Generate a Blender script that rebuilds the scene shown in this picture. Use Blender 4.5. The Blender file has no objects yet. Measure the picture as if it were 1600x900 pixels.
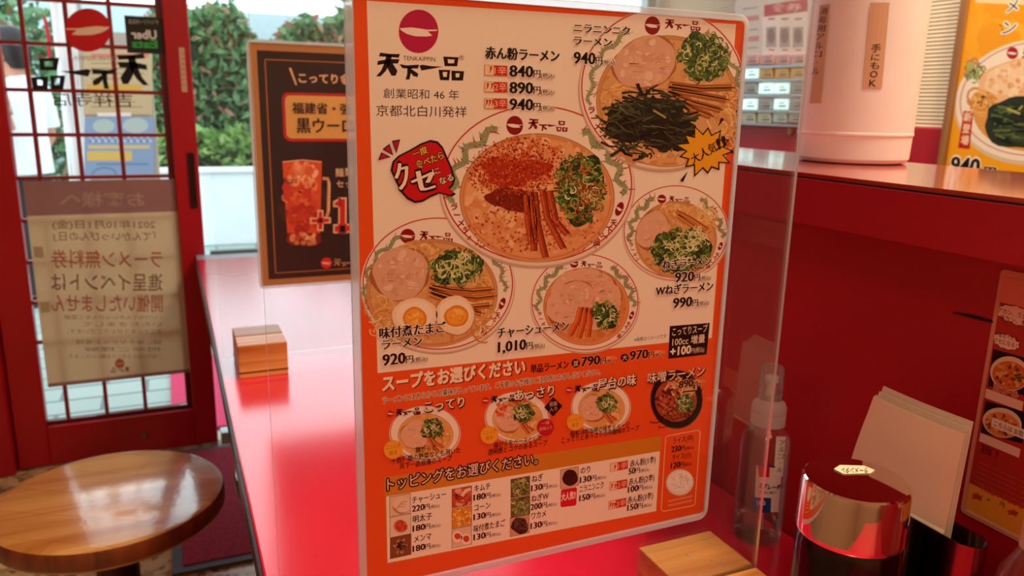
import bpy, bmesh, math, random
import numpy as np
from mathutils import Vector, Matrix
PI = math.pi
random.seed(7)
S = bpy.context.scene
COL = S.collection

# ------------------------------------------------------------------ camera, world, lights, exposure
CZ = 1.117                                   # eye height above the shop floor
F = 1215.0                                   # focal length in pixels of a 1600 px wide frame
def _dir(px, py):
    v = np.array([(px-800)/F, -(py-450)/F, -1.0]); return v/np.linalg.norm(v)
_Z = -_dir(690, 5600)
_Y = _dir(255, 150); _Y = _Y-_Z*(_Y@_Z); _Y /= np.linalg.norm(_Y)
_X = np.cross(_Y, _Z)
R = np.stack([_X, _Y, _Z])                   # world = R @ camera
def ray(px, py): return R@np.array([(px-800)/F, -(py-450)/F, -1.0])
def PX(px, py, x): r = ray(px, py); r = r*(x/r[0]); return Vector((r[0], r[1], r[2]+CZ))
def PY(px, py, y): r = ray(px, py); r = r*(y/r[1]); return Vector((r[0], r[1], r[2]+CZ))
def PZ(px, py, z): r = ray(px, py); r = r*((z-CZ)/r[2]); return Vector((r[0], r[1], r[2]+CZ))

cd = bpy.data.cameras.new('camera'); cam = bpy.data.objects.new('camera', cd); COL.objects.link(cam)
cd.sensor_width = 36; cd.lens = F/1600*36; cd.clip_start = .01; cd.clip_end = 200
cam.matrix_world = Matrix.Translation((0, 0, CZ)) @ Matrix([list(r) for r in R]).to_4x4()
cd.dof.use_dof = True; cd.dof.focus_distance = .56; cd.dof.aperture_fstop = 11
S.camera = cam
S.view_settings.view_transform = 'Standard'; S.view_settings.look = 'None'
S.view_settings.gamma = 1; S.view_settings.use_curve_mapping = False
S.view_settings.exposure = 0.0
W = bpy.data.worlds.new('sky'); S.world = W; W.use_nodes = True
wb = W.node_tree.nodes['Background']
wb.inputs[0].default_value = (.80, .93, 1.0, 1); wb.inputs[1].default_value = 2.8
def area(name, loc, size, power, color, target):
    l = bpy.data.lights.new(name, 'AREA'); l.shape = 'RECTANGLE'; l.size, l.size_y = size
    l.energy = power; l.color = color
    o = bpy.data.objects.new(name, l); COL.objects.link(o); o.location = loc
    o.rotation_euler = (Vector(target)-Vector(loc)).to_track_quat('-Z', 'Y').to_euler()
    return o
WARM = (1.0, .77, .48)
LAMPS = [((.98, .25, 2.36), (.3, .3), 25, WARM), ((-.45, -.85, 2.36), (.5, .5), 10, (1.0, .80, .56)),
         ((1.2, 1.1, 2.36), (.4, .4), 18, (1, .90, .74)), ((.25, -.9, 2.36), (.5, .5), 7, WARM)]
for i, (l, s, p, c) in enumerate(LAMPS):
    area('ceiling_lamp_light', l, s, p, c, (l[0], l[1], 0))

# ------------------------------------------------------------------ helpers
def lin(c):
    if isinstance(c, str):
        c = c.lstrip('#'); c = [int(c[i:i+2], 16)/255 for i in (0, 2, 4)]
        return tuple(x/12.92 if x <= .04045 else ((x+.055)/1.055)**2.4 for x in c)
    return tuple(c[:3])
def mat(name, color, rough=.5, metal=0., spec=.5, coat=0., noise=0., nscale=20., trans=0., ior=1.45, bump=0., emit=0., stretch=None):
    m = bpy.data.materials.new(name); m.use_nodes = True; nt = m.node_tree; b = nt.nodes['Principled BSDF']
    c = lin(color); b.inputs['Base Color'].default_value = (*c, 1)
    b.inputs['Roughness'].default_value = rough; b.inputs['Metallic'].default_value = metal
    b.inputs['Specular IOR Level'].default_value = spec; b.inputs['Coat Weight'].default_value = coat
    b.inputs['Coat Roughness'].default_value = .08
    b.inputs['Transmission Weight'].default_value = trans; b.inputs['IOR'].default_value = ior
    if emit:
        b.inputs['Emission Color'].default_value = (*c, 1); b.inputs['Emission Strength'].default_value = emit
    if noise or bump:
        tc = nt.nodes.new('ShaderNodeTexCoord'); mp = nt.nodes.new('ShaderNodeMapping')
        nz = nt.nodes.new('ShaderNodeTexNoise'); nz.inputs['Scale'].default_value = nscale; nz.inputs['Detail'].default_value = 4
        if stretch: mp.inputs['Scale'].default_value = stretch
        nt.links.new(tc.outputs['Object'], mp.inputs[0]); nt.links.new(mp.outputs[0], nz.inputs['Vector'])
        if noise:
            cr = nt.nodes.new('ShaderNodeValToRGB'); cr.color_ramp.elements[0].position = .3; cr.color_ramp.elements[1].position = .7
            cr.color_ramp.elements[0].color = (*[x*(1-noise) for x in c], 1)
            cr.color_ramp.elements[1].color = (*[min(1, x*(1+noise)) for x in c], 1)
            nt.links.new(nz.outputs[0], cr.inputs[0]); nt.links.new(cr.outputs[0], b.inputs['Base Color'])
        if bump:
            bp = nt.nodes.new('ShaderNodeBump'); bp.inputs['Strength'].default_value = bump; bp.inputs['Distance'].default_value = .002
            nt.links.new(nz.outputs[0], bp.inputs['Height']); nt.links.new(bp.outputs[0], b.inputs['Normal'])
    return m
def wood(name, c1, c2, scale, axis, rough=.35, coat=.3, planks=0):
    """striped grain running along the given axis, optionally glued up from planks"""
    m = bpy.data.materials.new(name); m.use_nodes = True; nt = m.node_tree; b = nt.nodes['Principled BSDF']
    N = nt.nodes.new; L = nt.links.new
    tc = N('ShaderNodeTexCoord'); mp = N('ShaderNodeMapping')
    sc = [1, 1, 1]; sc[axis] = .07; mp.inputs['Scale'].default_value = sc
    nz = N('ShaderNodeTexNoise'); nz.inputs['Scale'].default_value = scale; nz.inputs['Detail'].default_value = 6; nz.inputs['Distortion'].default_value = .6
    L(tc.outputs['Object'], mp.inputs[0]); L(mp.outputs[0], nz.inputs['Vector'])
    cr = N('ShaderNodeValToRGB'); cr.color_ramp.elements[0].position = .34; cr.color_ramp.elements[1].position = .66
    cr.color_ramp.elements[0].color = (*lin(c1), 1); cr.color_ramp.elements[1].color = (*lin(c2), 1)
    L(nz.outputs[0], cr.inputs[0]); out = cr.outputs[0]
    if planks:
        br = N('ShaderNodeTexBrick'); br.inputs['Scale'].default_value = planks
        br.inputs['Color1'].default_value = (1, 1, 1, 1); br.inputs['Color2'].default_value = (.84, .8, .76, 1); br.inputs['Mortar'].default_value = (.74, .68, .6, 1)
        br.inputs['Mortar Size'].default_value = .004; br.inputs['Brick Width'].default_value = 1.6; br.inputs['Row Height'].default_value = .25
        m2 = N('ShaderNodeMapping'); m2.inputs['Rotation'].default_value = (0, 0, .5); L(tc.outputs['Object'], m2.inputs[0]); L(m2.outputs[0], br.inputs['Vector'])
        mx = N('ShaderNodeMix'); mx.data_type = 'RGBA'; mx.blend_type = 'MULTIPLY'; mx.inputs[0].default_value = 1
        L(out, mx.inputs[6]); L(br.outputs[0], mx.inputs[7]); out = mx.outputs[2]
    L(out, b.inputs['Base Color'])
    b.inputs['Roughness'].default_value = rough; b.inputs['Coat Weight'].default_value = coat; b.inputs['Coat Roughness'].default_value = .15
    bp = N('ShaderNodeBump'); bp.inputs['Strength'].default_value = .25; bp.inputs['Distance'].default_value = .0015
    L(nz.outputs[0], bp.inputs['Height']); L(bp.outputs[0], b.inputs['Normal'])
    if planks:
        n2 = N('ShaderNodeTexNoise'); n2.inputs['Scale'].default_value = 90; n2.inputs['Detail'].default_value = 3; L(tc.outputs['Object'], n2.inputs['Vector'])
        b2 = N('ShaderNodeBump'); b.inputs['Coat IOR'].default_value = 1.9; b.inputs['Coat Roughness'].default_value = .1; b2.inputs['Strength'].default_value = .2; b2.inputs['Distance'].default_value = .0012; L(n2.outputs[0], b2.inputs['Height']); L(b2.outputs[0], b.inputs['Coat Normal'])
    return m
def clear(name, tint=(1, 1, 1), gloss=1., haze=.0, rough=.02, hazecol=(1, 1, 1), ior=1.49):
    """thin clear plastic or glass: see-through with a fresnel sheen and a little milky scatter"""
    m = bpy.data.materials.new(name); m.use_nodes = True; nt = m.node_tree; nt.nodes.clear()
    N = nt.nodes.new; L = nt.links.new
    o = N('ShaderNodeOutputMaterial'); t = N('ShaderNodeBsdfTransparent'); t.inputs[0].default_value = (*tint, 1)
    g = N('ShaderNodeBsdfGlossy'); g.inputs['Roughness'].default_value = rough
    fr = N('ShaderNodeFresnel'); fr.inputs[0].default_value = ior
    ml = N('ShaderNodeMath'); ml.operation = 'MULTIPLY'; ml.inputs[1].default_value = gloss; L(fr.outputs[0], ml.inputs[0])
    mx = N('ShaderNodeMixShader'); L(ml.outputs[0], mx.inputs[0]); L(t.outputs[0], mx.inputs[1]); L(g.outputs[0], mx.inputs[2])
    last = mx.outputs[0]
    if haze:
        tr = N('ShaderNodeBsdfTranslucent'); tr.inputs[0].default_value = (*hazecol, 1)
        df = N('ShaderNodeBsdfDiffuse'); df.inputs[0].default_value = (*hazecol, 1)
        ad = N('ShaderNodeMixShader'); ad.inputs[0].default_value = .5; L(tr.outputs[0], ad.inputs[1]); L(df.outputs[0], ad.inputs[2])
        m2 = N('ShaderNodeMixShader'); m2.inputs[0].default_value = haze; L(last, m2.inputs[1]); L(ad.outputs[0], m2.inputs[2]); last = m2.outputs[0]
    L(last, o.inputs[0]); return m
def thinpaper(name, color, through=.35):
    """paper that light passes through from behind"""
    m = bpy.data.materials.new(name); m.use_nodes = True; nt = m.node_tree; nt.nodes.clear()
    N = nt.nodes.new; L = nt.links.new
    o = N('ShaderNodeOutputMaterial'); t = N('ShaderNodeBsdfTranslucent'); d = N('ShaderNodeBsdfDiffuse'); mx = N('ShaderNodeMixShader')
    nz = N('ShaderNodeTexNoise'); nz.inputs['Scale'].default_value = 60
    mc = N('ShaderNodeMix'); mc.data_type = 'RGBA'; c = lin(color)
    mc.inputs[6].default_value = (*c, 1); mc.inputs[7].default_value = (*[x*.93 for x in c], 1); L(nz.outputs[0], mc.inputs[0])
    for s in (t, d): L(mc.outputs[2], s.inputs[0])
    mx.inputs[0].default_value = through; L(d.outputs[0], mx.inputs[1]); L(t.outputs[0], mx.inputs[2]); L(mx.outputs[0], o.inputs[0])
    return m
def printmat(name, rough=.45, through=0., emit=0., alpha=1.):
    """printed ink: reads the colour each printed shape carries"""
    m = bpy.data.materials.new(name); m.use_nodes = True; nt = m.node_tree; N = nt.nodes.new; L = nt.links.new
    b = nt.nodes['Principled BSDF']; a = N('ShaderNodeAttribute'); a.attribute_name = 'ink'
    nz = N('ShaderNodeTexNoise'); nz.inputs['Scale'].default_value = 900; nz.inputs['Detail'].default_value = 2
    mr = N('ShaderNodeMapRange'); mr.inputs[3].default_value = .93; mr.inputs[4].default_value = 1.05; L(nz.outputs[0], mr.inputs[0])
    mx = N('ShaderNodeMix'); mx.data_type = 'RGBA'; mx.blend_type = 'MULTIPLY'; mx.inputs[0].default_value = 1
    L(a.outputs[0], mx.inputs[6]); L(mr.outputs[0], mx.inputs[7]); L(mx.outputs[2], b.inputs['Base Color'])
    b.inputs['Roughness'].default_value = rough; b.inputs['Specular IOR Level'].default_value = .3
    b.inputs['Alpha'].default_value = alpha
    if emit: L(a.outputs[0], b.inputs['Emission Color']); b.inputs['Emission Strength'].default_value = emit
    if through:
        t = N('ShaderNodeBsdfTranslucent'); L(mx.outputs[2], t.inputs[0]); ms = N('ShaderNodeMixShader'); ms.inputs[0].default_value = through
        L(b.outputs[0], ms.inputs[1]); L(t.outputs[0], ms.inputs[2]); L(ms.outputs[0], nt.nodes['Material Output'].inputs[0])
    return m

WLOC = {}
def _wl(p): return WLOC.get(p.name, Vector((0, 0, 0))) if p else Vector((0, 0, 0))
def tag(o, label=None, cat=None, group=None, kind=None):
    if label: o['label'] = label
    if cat: o['category'] = cat
    if group: o['group'] = group
    if kind: o['kind'] = kind
    return o
def thing(name, loc, label, cat, group=None):
    o = bpy.data.objects.new(name, None); COL.objects.link(o); o.location = loc; o.empty_display_size = .05
    WLOC[o.name] = Vector(loc); return tag(o, label, cat, group)
class MB:
    """collects shapes in world coordinates; build() links them as one mesh object"""
    def __init__(s): s.v = []; s.f = []; s.m = []
    def add(s, v, f, mi=0):
        n = len(s.v); s.v += [tuple(p) for p in v]; s.f += [tuple(i+n for i in q) for q in f]; s.m += [mi]*len(f)
    def box(s, x0, x1, y0, y1, z0, z1, mi=0):
        v = [(x, y, z) for z in (z0, z1) for y in (y0, y1) for x in (x0, x1)]
        s.add(v, [(0, 2, 3, 1), (4, 5, 7, 6), (0, 1, 5, 4), (2, 6, 7, 3), (0, 4, 6, 2), (1, 3, 7, 5)], mi)
    def lathe(s, prof, c, n=40, mi=0, cap0=True, cap1=True, ax=None):
        X, Y, Z = ax or (Vector((1, 0, 0)), Vector((0, 1, 0)), Vector((0, 0, 1))); c = Vector(c)
        v = [c+X*(r*math.cos(2*PI*k/n))+Y*(r*math.sin(2*PI*k/n))+Z*z for r, z in prof for k in range(n)]
        f = [(i*n+k, i*n+(k+1) % n, (i+1)*n+(k+1) % n, (i+1)*n+k) for i in range(len(prof)-1) for k in range(n)]
        if cap0: f.append(tuple(range(n))[::-1])
        if cap1: f.append(tuple((len(prof)-1)*n+k for k in range(n)))
        s.add(v, f, mi)
    def tube(s, pts, r, n=8, mi=0, closed=False):
        pts = [Vector(p) for p in pts]; m = len(pts); v = []; rr = r if isinstance(r, (list, tuple)) else [r]*m
        for i, p in enumerate(pts):
            a = pts[(i-1) % m] if closed or i else p; b = pts[(i+1) % m] if closed or i < m-1 else p
            t = (b-a).normalized(); u = t.cross(Vector((0, 0, 1)) if abs(t.z) < .9 else Vector((1, 0, 0))).normalized(); w = t.cross(u)
            v += [p+u*(rr[i]*math.cos(2*PI*k/n))+w*(rr[i]*math.sin(2*PI*k/n)) for k in range(n)]
        f = [(i*n+k, i*n+(k+1) % n, ((i+1) % m)*n+(k+1) % n, ((i+1) % m)*n+k) for i in range(m if closed else m-1) for k in range(n)]
        if not closed: f += [tuple(range(n))[::-1], tuple((m-1)*n+k for k in range(n))]
        s.add(v, f, mi)
    def prism(s, pts, d, mi=0):
        """closed outline (3-D points) pushed along the vector d"""
        n = len(pts); pts = [Vector(p) for p in pts]; d = Vector(d)
        s.add(pts+[p+d for p in pts], [tuple(range(n))[::-1], tuple(range(n, 2*n))]+[(k, (k+1) % n, n+(k+1) % n, n+k) for k in range(n)], mi)
    def frame(s, outer, inner, d, mi=0):
        n = len(outer); d = Vector(d); o = [Vector(p) for p in outer]; i = [Vector(p) for p in inner]
        v = o+i+[p+d for p in o]+[p+d for p in i]; f = []
        for k in range(n):
            j = (k+1) % n
            f += [(k, j, n+j, n+k), (2*n+k, 3*n+k, 3*n+j, 2*n+j), (k, 2*n+k, 2*n+j, j), (n+k, n+j, 3*n+j, 3*n+k)]
        s.add(v, f, mi)
    def build(s, name, mats, parent=None, smooth=None, origin=None, bevel=0, seg=2, label=None):
        me = bpy.data.meshes.new(name); o = bpy.data.objects.new(name, me); COL.objects.link(o)
        off = _wl(parent)
        if parent: o.parent = parent
        if origin is None: origin = off if parent else Vector((0, 0, 0))
        origin = Vector(origin); WLOC[o.name] = origin
        me.from_pydata([tuple(Vector(p)-origin) for p in s.v], [], s.f)
        o.location = origin-off
        if not isinstance(mats, (list, tuple)): mats = [mats]
        for m in mats: me.materials.append(m)
        me.polygons.foreach_set('material_index', s.m)
        bm = bmesh.new(); bm.from_mesh(me); bmesh.ops.recalc_face_normals(bm, faces=bm.faces); bm.to_mesh(me); bm.free()
        if bevel:
            b = o.modifiers.new('bevel', 'BEVEL'); b.width = bevel; b.segments = seg; b.limit_method = 'ANGLE'; b.angle_limit = math.radians(40)
        if smooth is not None:
            me.polygons.foreach_set('use_smooth', [True]*len(me.polygons)); me.set_sharp_from_angle(angle=math.radians(smooth))
        me.update()
        if label: o['label'] = label
        return o
def rrect(x0, x1, z0, z1, r, n=5):
    """rounded rectangle outline as (a, b) pairs"""
    p = []
    for cx, cz, a0 in ((x1-r, z1-r, 0), (x0+r, z1-r, 90), (x0+r, z0+r, 180), (x1-r, z0+r, 270)):
        for k in range(n+1):
            a = math.radians(a0+90*k/n); p.append((cx+r*math.cos(a), cz+r*math.sin(a)))
    return p
def copy_tree(o, parent=None):
    c = o.copy(); COL.objects.link(c)
    if parent: c.parent = parent
    for ch in list(o.children): copy_tree(ch, c)
    return c

# ------------------------------------------------------------------ printing: flat inked shapes on a plane
_tc = {}
def glyphs(s, off=0.):
    k = (s, off)
    if k not in _tc:
        c = bpy.data.curves.new('t', 'FONT'); c.body = s; c.size = 1; c.resolution_u = 2; c.offset = off
        o = bpy.data.objects.new('t', c); m = o.to_mesh()
        _tc[k] = ([(v.co.x, v.co.y) for v in m.vertices], [tuple(p.vertices) for p in m.polygons])
        o.to_mesh_clear(); bpy.data.objects.remove(o); bpy.data.curves.remove(c)
    return _tc[k]
class Print:
    """inked shapes given in photo pixels, laid on a plane by P(px, py); z counts thin layers towards the reader"""
    step = 1.2e-5
    def __init__(s, P, normal, clampf=None): s.P = P; s.n = Vector(normal); s.v = []; s.f = []; s.c = []; s.cl = clampf
    def raw(s, pts, faces, col, z):
        n = len(s.v); d = s.n*(z*s.step); col = lin(col)
        for p in pts: s.v.append(p+d)
        for q in faces: s.f.append(tuple(i+n for i in q)); s.c.append(col)
    def pt(s, x, y):
        p = s.P(x, y); return s.cl(p) if s.cl else p
    def poly(s, pts, col, z): s.raw([s.pt(*p) for p in pts], [tuple(range(len(pts)))], col, z)
    def ell(s, cx, cy, rx, ry, col, z, rot=0, n=40):
        c, q = math.cos(math.radians(rot)), math.sin(math.radians(rot))
        s.poly([(cx+rx*math.cos(a)*c-ry*math.sin(a)*q, cy+rx*math.cos(a)*q+ry*math.sin(a)*c) for a in [2*PI*k/n for k in range(n)]], col, z)
    def ring(s, cx, cy, rx, ry, w, col, z, n=48, a0=0, a1=360, rot=0):
        A = [math.radians(a0+(a1-a0)*k/n) for k in range(n+1)]; c, q = math.cos(math.radians(rot)), math.sin(math.radians(rot))
        e = lambda rx, ry: [s.pt(cx+rx*math.cos(a)*c-ry*math.sin(a)*q, cy+rx*math.cos(a)*q+ry*math.sin(a)*c) for a in A]
        s.raw(e(rx, ry)+e(rx-w, ry-w), [(k, k+1, n+2+k, n+1+k) for k in range(n)], col, z)
    def stroke(s, pts, w, col, z, w1=None):
        n = len(pts); L = []; Rr = []
        for i, (x, y) in enumerate(pts):
            a = pts[max(i-1, 0)]; b = pts[min(i+1, n-1)]; dx, dy = b[0]-a[0], b[1]-a[1]; l = math.hypot(dx, dy) or 1
            ww = (w if w1 is None else w+(w1-w)*i/(n-1))/2; L.append(s.pt(x-dy/l*ww, y+dx/l*ww)); Rr.append(s.pt(x+dy/l*ww, y-dx/l*ww))
        s.raw(L+Rr, [(i, i+1, n+i+1, n+i) for i in range(n-1)], col, z)
    def blob(s, cx, cy, rx, ry, col, z, irr=.08, rot=0, n=36):
        ph = [random.uniform(0, 6.28) for _ in range(4)]; c, q = math.cos(math.radians(rot)), math.sin(math.radians(rot)); P = []
        for k in range(n):
            a = 2*PI*k/n; r = 1+irr*(math.sin(2*a+ph[0])*.6+math.sin(3*a+ph[1])*.5+math.sin(5*a+ph[2])*.35+math.sin(9*a+ph[3])*.2)
            x, y = rx*r*math.cos(a), ry*r*math.sin(a); P.append((cx+x*c-y*q, cy+x*q+y*c))
        s.poly(P, col, z)
    def dots(s, cx, cy, rx, ry, n, r0, r1, cols, z, rot=0, power=.5, sq=.7):
        c, q = math.cos(math.radians(rot)), math.sin(math.radians(rot))
        for _ in range(n):
            a = random.uniform(0, 2*PI); d = random.random()**power; x, y = rx*d*math.cos(a), ry*d*math.sin(a); r = random.uniform(r0, r1)
            s.ell(cx+x*c-y*q, cy+x*q+y*c, r, r*random.uniform(sq, 1), random.choice(cols), z+random.random()*.6, random.uniform(0, 180), 7)
    def curls(s, cx, cy, rx, ry, n, r0, r1, w, cols, z, rot=0):
        for _ in range(n):
            a = random.uniform(0, 2*PI); d = random.random()**.55; x, y = cx+rx*d*math.cos(a), cy+ry*d*math.sin(a); r = random.uniform(r0, r1); t = random.uniform(0, 6.28); sp = random.uniform(1.2, 5)
            e = random.uniform(.45, 1); ro = random.uniform(0, 6.28)
            P = []
            for k in range(8):
                u = t+sp*k/7; xx, yy = r*math.cos(u), r*e*math.sin(u); P.append((x+xx*math.cos(ro)-yy*math.sin(ro), y+xx*math.sin(ro)+yy*math.cos(ro)))
            s.stroke(P, w*random.uniform(.7, 1.2), random.choice(cols), z+random.random()*.8)
    def strips(s, lst, w, cols, z):
        for P in lst:
            s.stroke(P, w, cols[0], z); o = w*.22
            s.stroke([(x-o, y-o*.3) for x, y in P], w*.35, cols[1], z+.5); s.stroke([(x+w*.45, y) for x, y in P], w*.18, cols[2], z+.5)
    def text(s, t, x0, y0, x1, y1, h, col, z, bold=.0, heavy=0, shear=0, grow=0.):
        """t on the baseline (x0,y0)-(x1,y1); h = height of a kanji (or of the capitals) in pixels; heavy = extra vertical weight (ming style)"""
        v, f = glyphs(t, bold*.4 if bold <= .025 else .008)
        if not v: return
        xa, xb = min(p[0] for p in v), max(p[0] for p in v); cjk = any(ord(c) > 0x2e80 for c in t)
        w = xb-xa; a, b = s.P(x0, y0), s.P(x1, y1); U = (b-a)/w
        V = s.n.cross(U).normalized(); 
        if V.z < 0: V = -V
        if abs(V.z) < .3: V = V if V.x > 0 else -V
        mid = s.P((x0+x1)/2, (y0+y1)/2-h*.5); m0 = s.P((x0+x1)/2, (y0+y1)/2+h*.5)
        hv = abs((mid-m0).dot(V)) or (mid-m0).length
        sc = hv/(.90 if cjk else .73); base = -.06 if cjk else 0
        st = [(k*(.017 if cjk else .019), 0) for k in range(-heavy, heavy+1)]
        if bold > .025: st = [(dx+bold*math.cos(q*PI/4), bold*math.sin(q*PI/4)) for dx, _ in st[::2 if len(st) > 2 else 1] for q in range(8)]
        for k, (dx, dy) in enumerate(st):
            s.raw([a+U*(p[0]-xa+dx+shear*p[1])+V*((p[1]+dy-base)*sc) for p in v], f, col, z+k*.03)
    def tx(s, t, x0, x1, y0, h, col, z, bold=0., heavy=0, vp=(3633, 224)):
        """text along the sheet's own horizontal"""
        y1 = y0+(vp[1]-y0)/(vp[0]-x0)*(x1-x0); s.text(t, x0, y0, x1, y1, h, col, z, bold, heavy)
    def build(s, name, m, parent=None, label=None, origin=None):
        b = MB(); b.v = s.v; b.f = s.f; b.m = [0]*len(s.f)
        me = bpy.data.meshes.new(name); o = bpy.data.objects.new(name, me); COL.objects.link(o)
        off = _wl(parent); origin = Vector(origin) if origin is not None else off
        if parent: o.parent = parent
        WLOC[o.name] = origin; o.location = origin-off
        me.from_pydata([tuple(Vector(p)-origin) for p in s.v], [], s.f); me.materials.append(m)
        a = me.attributes.new('ink', 'FLOAT_COLOR', 'CORNER')
        buf = np.empty((len(me.loops), 4), np.float32); i = 0
        for q, c in zip(s.f, s.c): buf[i:i+len(q), :3] = c; i += len(q)
        buf[:, 3] = 1; a.data.foreach_set('color', buf.ravel()); me.update()
        if label: o['label'] = label
        return o
    def sub(s): return Print(s.P, s.n, s.cl)
# the shop's mark, traced as brush strokes in a 0..1 wide box (y down)
def _n(L): return [((x-212)/603, (y-368)/603) for x, y in L]
BRUSH = [_n(L) for L in (
    [(238, 366), (300, 374), (375, 375), (366, 400), (300, 396), (230, 392)], [(222, 424), (300, 410), (372, 410), (360, 440), (290, 440), (218, 452)],
    [(285, 376), (322, 380), (305, 445), (275, 495), (240, 530), (210, 530), (245, 490), (266, 440)],
    [(285, 440), (322, 436), (357, 490), (345, 524), (316, 524), (292, 480)],
    [(370, 443), (420, 452), (505, 446), (500, 472), (440, 474), (392, 472)], [(425, 462), (456, 464), (446, 520), (440, 548), (414, 550), (424, 510)],
    [(456, 478), (500, 508), (496, 532), (468, 526), (444, 498)],
    [(508, 452), (528, 446), (590, 455), (668, 458), (590, 474), (522, 486)])]
BOX = [(_n(a), _n(b)) for a, b in (
    ([(672, 388), (778, 392), (768, 454), (682, 454)], [(702, 406), (750, 408), (746, 434), (706, 434)]),
    ([(640, 480), (720, 480), (712, 552), (650, 550)], [(668, 494), (700, 494), (696, 528), (672, 528)]),
    ([(728, 484), (816, 488), (808, 552), (730, 552)], [(757, 502), (786, 502), (782, 530), (758, 530)]))]
DISC = [(.0, .43), (.15, .42), (.3, .41), (.5, .43), (.7, .46), (.99, .46), (.97, .49), (.74, .5), (.86, .6), (.7, .62), (.4, .61), (.2, .56), (.07, .49)]
def brush(pr, x, y, w, col, z, slope=0., flip=1, hs=1.):
    M = lambda p: (x+flip*p[0]*w, y+p[1]*w*hs+slope*p[0]*w)
    for L in BRUSH: pr.poly([M(p) for p in L], col, z)
    for o, i in BOX:
        n = len(o); pr.raw([pr.pt(*M(p)) for p in o]+[pr.pt(*M(p)) for p in i], [(k, (k+1) % n, n+(k+1) % n, n+k) for k in range(n)], col, z)
def disc(pr, cx, cy, rx, ry, col, white, z, flip=1, rot=0):
    pr.ell(cx, cy, rx, ry, col, z, rot); c, q = math.cos(math.radians(rot)), math.sin(math.radians(rot)); P = []
    for a, b in DISC:
        x, y = flip*(a-.5)*2*rx*.97, (b-.5)*2*ry; P.append((cx+x*c-y*q, cy+x*q+y*c))
    pr.poly(P, white, z+1)

# ------------------------------------------------------------------ measures (metres, eye at x = y = 0)
D1 = .5; H = .4743; CTZ = CZ-H               # front partition, counter top
D2 = 1.418; YF = 2.60                        # second partition, shop front
XW = .625; XL = .585                         # low wall, ledge front
M = {}
M['red'] = mat('red_lacquer', '#a80016', .35, coat=.15, noise=.06, nscale=6, bump=.03)
M['wallred'] = mat('red_wall_laminate', (.40, .003, .012), .42, noise=.05, nscale=5)
M['fascia'] = mat('red_fascia_laminate', (.39, .003, .016), .35, noise=.04, nscale=5)
M['counter'] = mat('red_counter_laminate', (.82, .010, .05), .2, spec=.8, coat=.7, noise=.03, nscale=9)
M['counter'].node_tree.nodes['Principled BSDF'].inputs['Coat Roughness'].default_value = .17
M['edge'] = mat('dark_counter_edge', '#2a0d10', .4)
M['ceil'] = mat('warm_white_ceiling', '#d8cdbd', .8, noise=.03)
M['cream'] = mat('cream_wall', '#e6d5b4', .6, noise=.03)
M['inner'] = mat('inner_wall_paint', '#b98f70', .7, noise=.05)
M['alu'] = mat('brushed_aluminium', '#aeb6bb', .35, .8, noise=.06, stretch=(1, 30, 1))
M['sill'] = mat('blue_grey_sill', '#8fa3b2', .4, noise=.04)
M['glass'] = clear('window_glass', (.97, .99, .98), .6)
M['concrete'] = mat('pale_concrete', '#dfe6ea', .8, noise=.05, nscale=4)
M['black'] = mat('soft_black', '#141110', .5)

def floor_mat():
    m = bpy.data.materials.new('speckled_stone_floor'); m.use_nodes = True; nt = m.node_tree; b = nt.nodes['Principled BSDF']; N = nt.nodes.new; L = nt.links.new
    tc = N('ShaderNodeTexCoord'); vo = N('ShaderNodeTexVoronoi'); vo.inputs['Scale'].default_value = 55
    L(tc.outputs['Object'], vo.inputs['Vector']); cr = N('ShaderNodeValToRGB'); e = cr.color_ramp.elements
    e[0].color = (*lin('#7a5a33'), 1); e[1].color = (*lin('#d9bd8c'), 1); e[1].position = .7
    sp = N('ShaderNodeSeparateColor'); L(vo.outputs['Color'], sp.inputs[0]); L(sp.outputs[0], cr.inputs[0]); L(cr.outputs[0], b.inputs['Base Color'])
    b.inputs['Roughness'].default_value = .3; return m
def paver_mat():
    m = bpy.data.materials.new('grey_green_pavers'); m.use_nodes = True; nt = m.node_tree; b = nt.nodes['Principled BSDF']; N = nt.nodes.new; L = nt.links.new
    tc = N('ShaderNodeTexCoord'); br = N('ShaderNodeTexBrick'); br.inputs['Scale'].default_value = 1.7
    br.inputs['Color1'].default_value = (*lin('#a9b7b0'), 1); br.inputs['Color2'].default_value = (*lin('#98a9a3'), 1); br.inputs['Mortar'].default_value = (*lin('#6f7f7c'), 1)
    br.inputs['Mortar Size'].default_value = .015; L(tc.outputs['Object'], br.inputs['Vector']); L(br.outputs[0], b.inputs['Base Color']); b.inputs['Roughness'].default_value = .8; return m
def ribbed_mat():
    m = bpy.data.materials.new('cream_ribbed_tile'); m.use_nodes = True; nt = m.node_tree; b = nt.nodes['Principled BSDF']; N = nt.nodes.new; L = nt.links.new
    tc = N('ShaderNodeTexCoord'); wv = N('ShaderNodeTexWave'); wv.bands_direction = 'Z'; wv.inputs['Scale'].default_value = 34
    L(tc.outputs['Object'], wv.inputs['Vector']); cr = N('ShaderNodeValToRGB'); e = cr.color_ramp.elements
    e[0].color = (*lin('#e2d3b1'), 1); e[1].color = (*lin('#ecdfc2'), 1); e[1].position = .35; L(wv.outputs[0], cr.inputs[0]); L(cr.outputs[0], b.inputs['Base Color'])
    bp = N('ShaderNodeBump'); bp.inputs['Strength'].default_value = .5; bp.inputs['Distance'].default_value = .004; L(wv.outputs[0], bp.inputs['Height']); L(bp.outputs[0], b.inputs['Normal'])
    b.inputs['Roughness'].default_value = .45; return m

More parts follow.
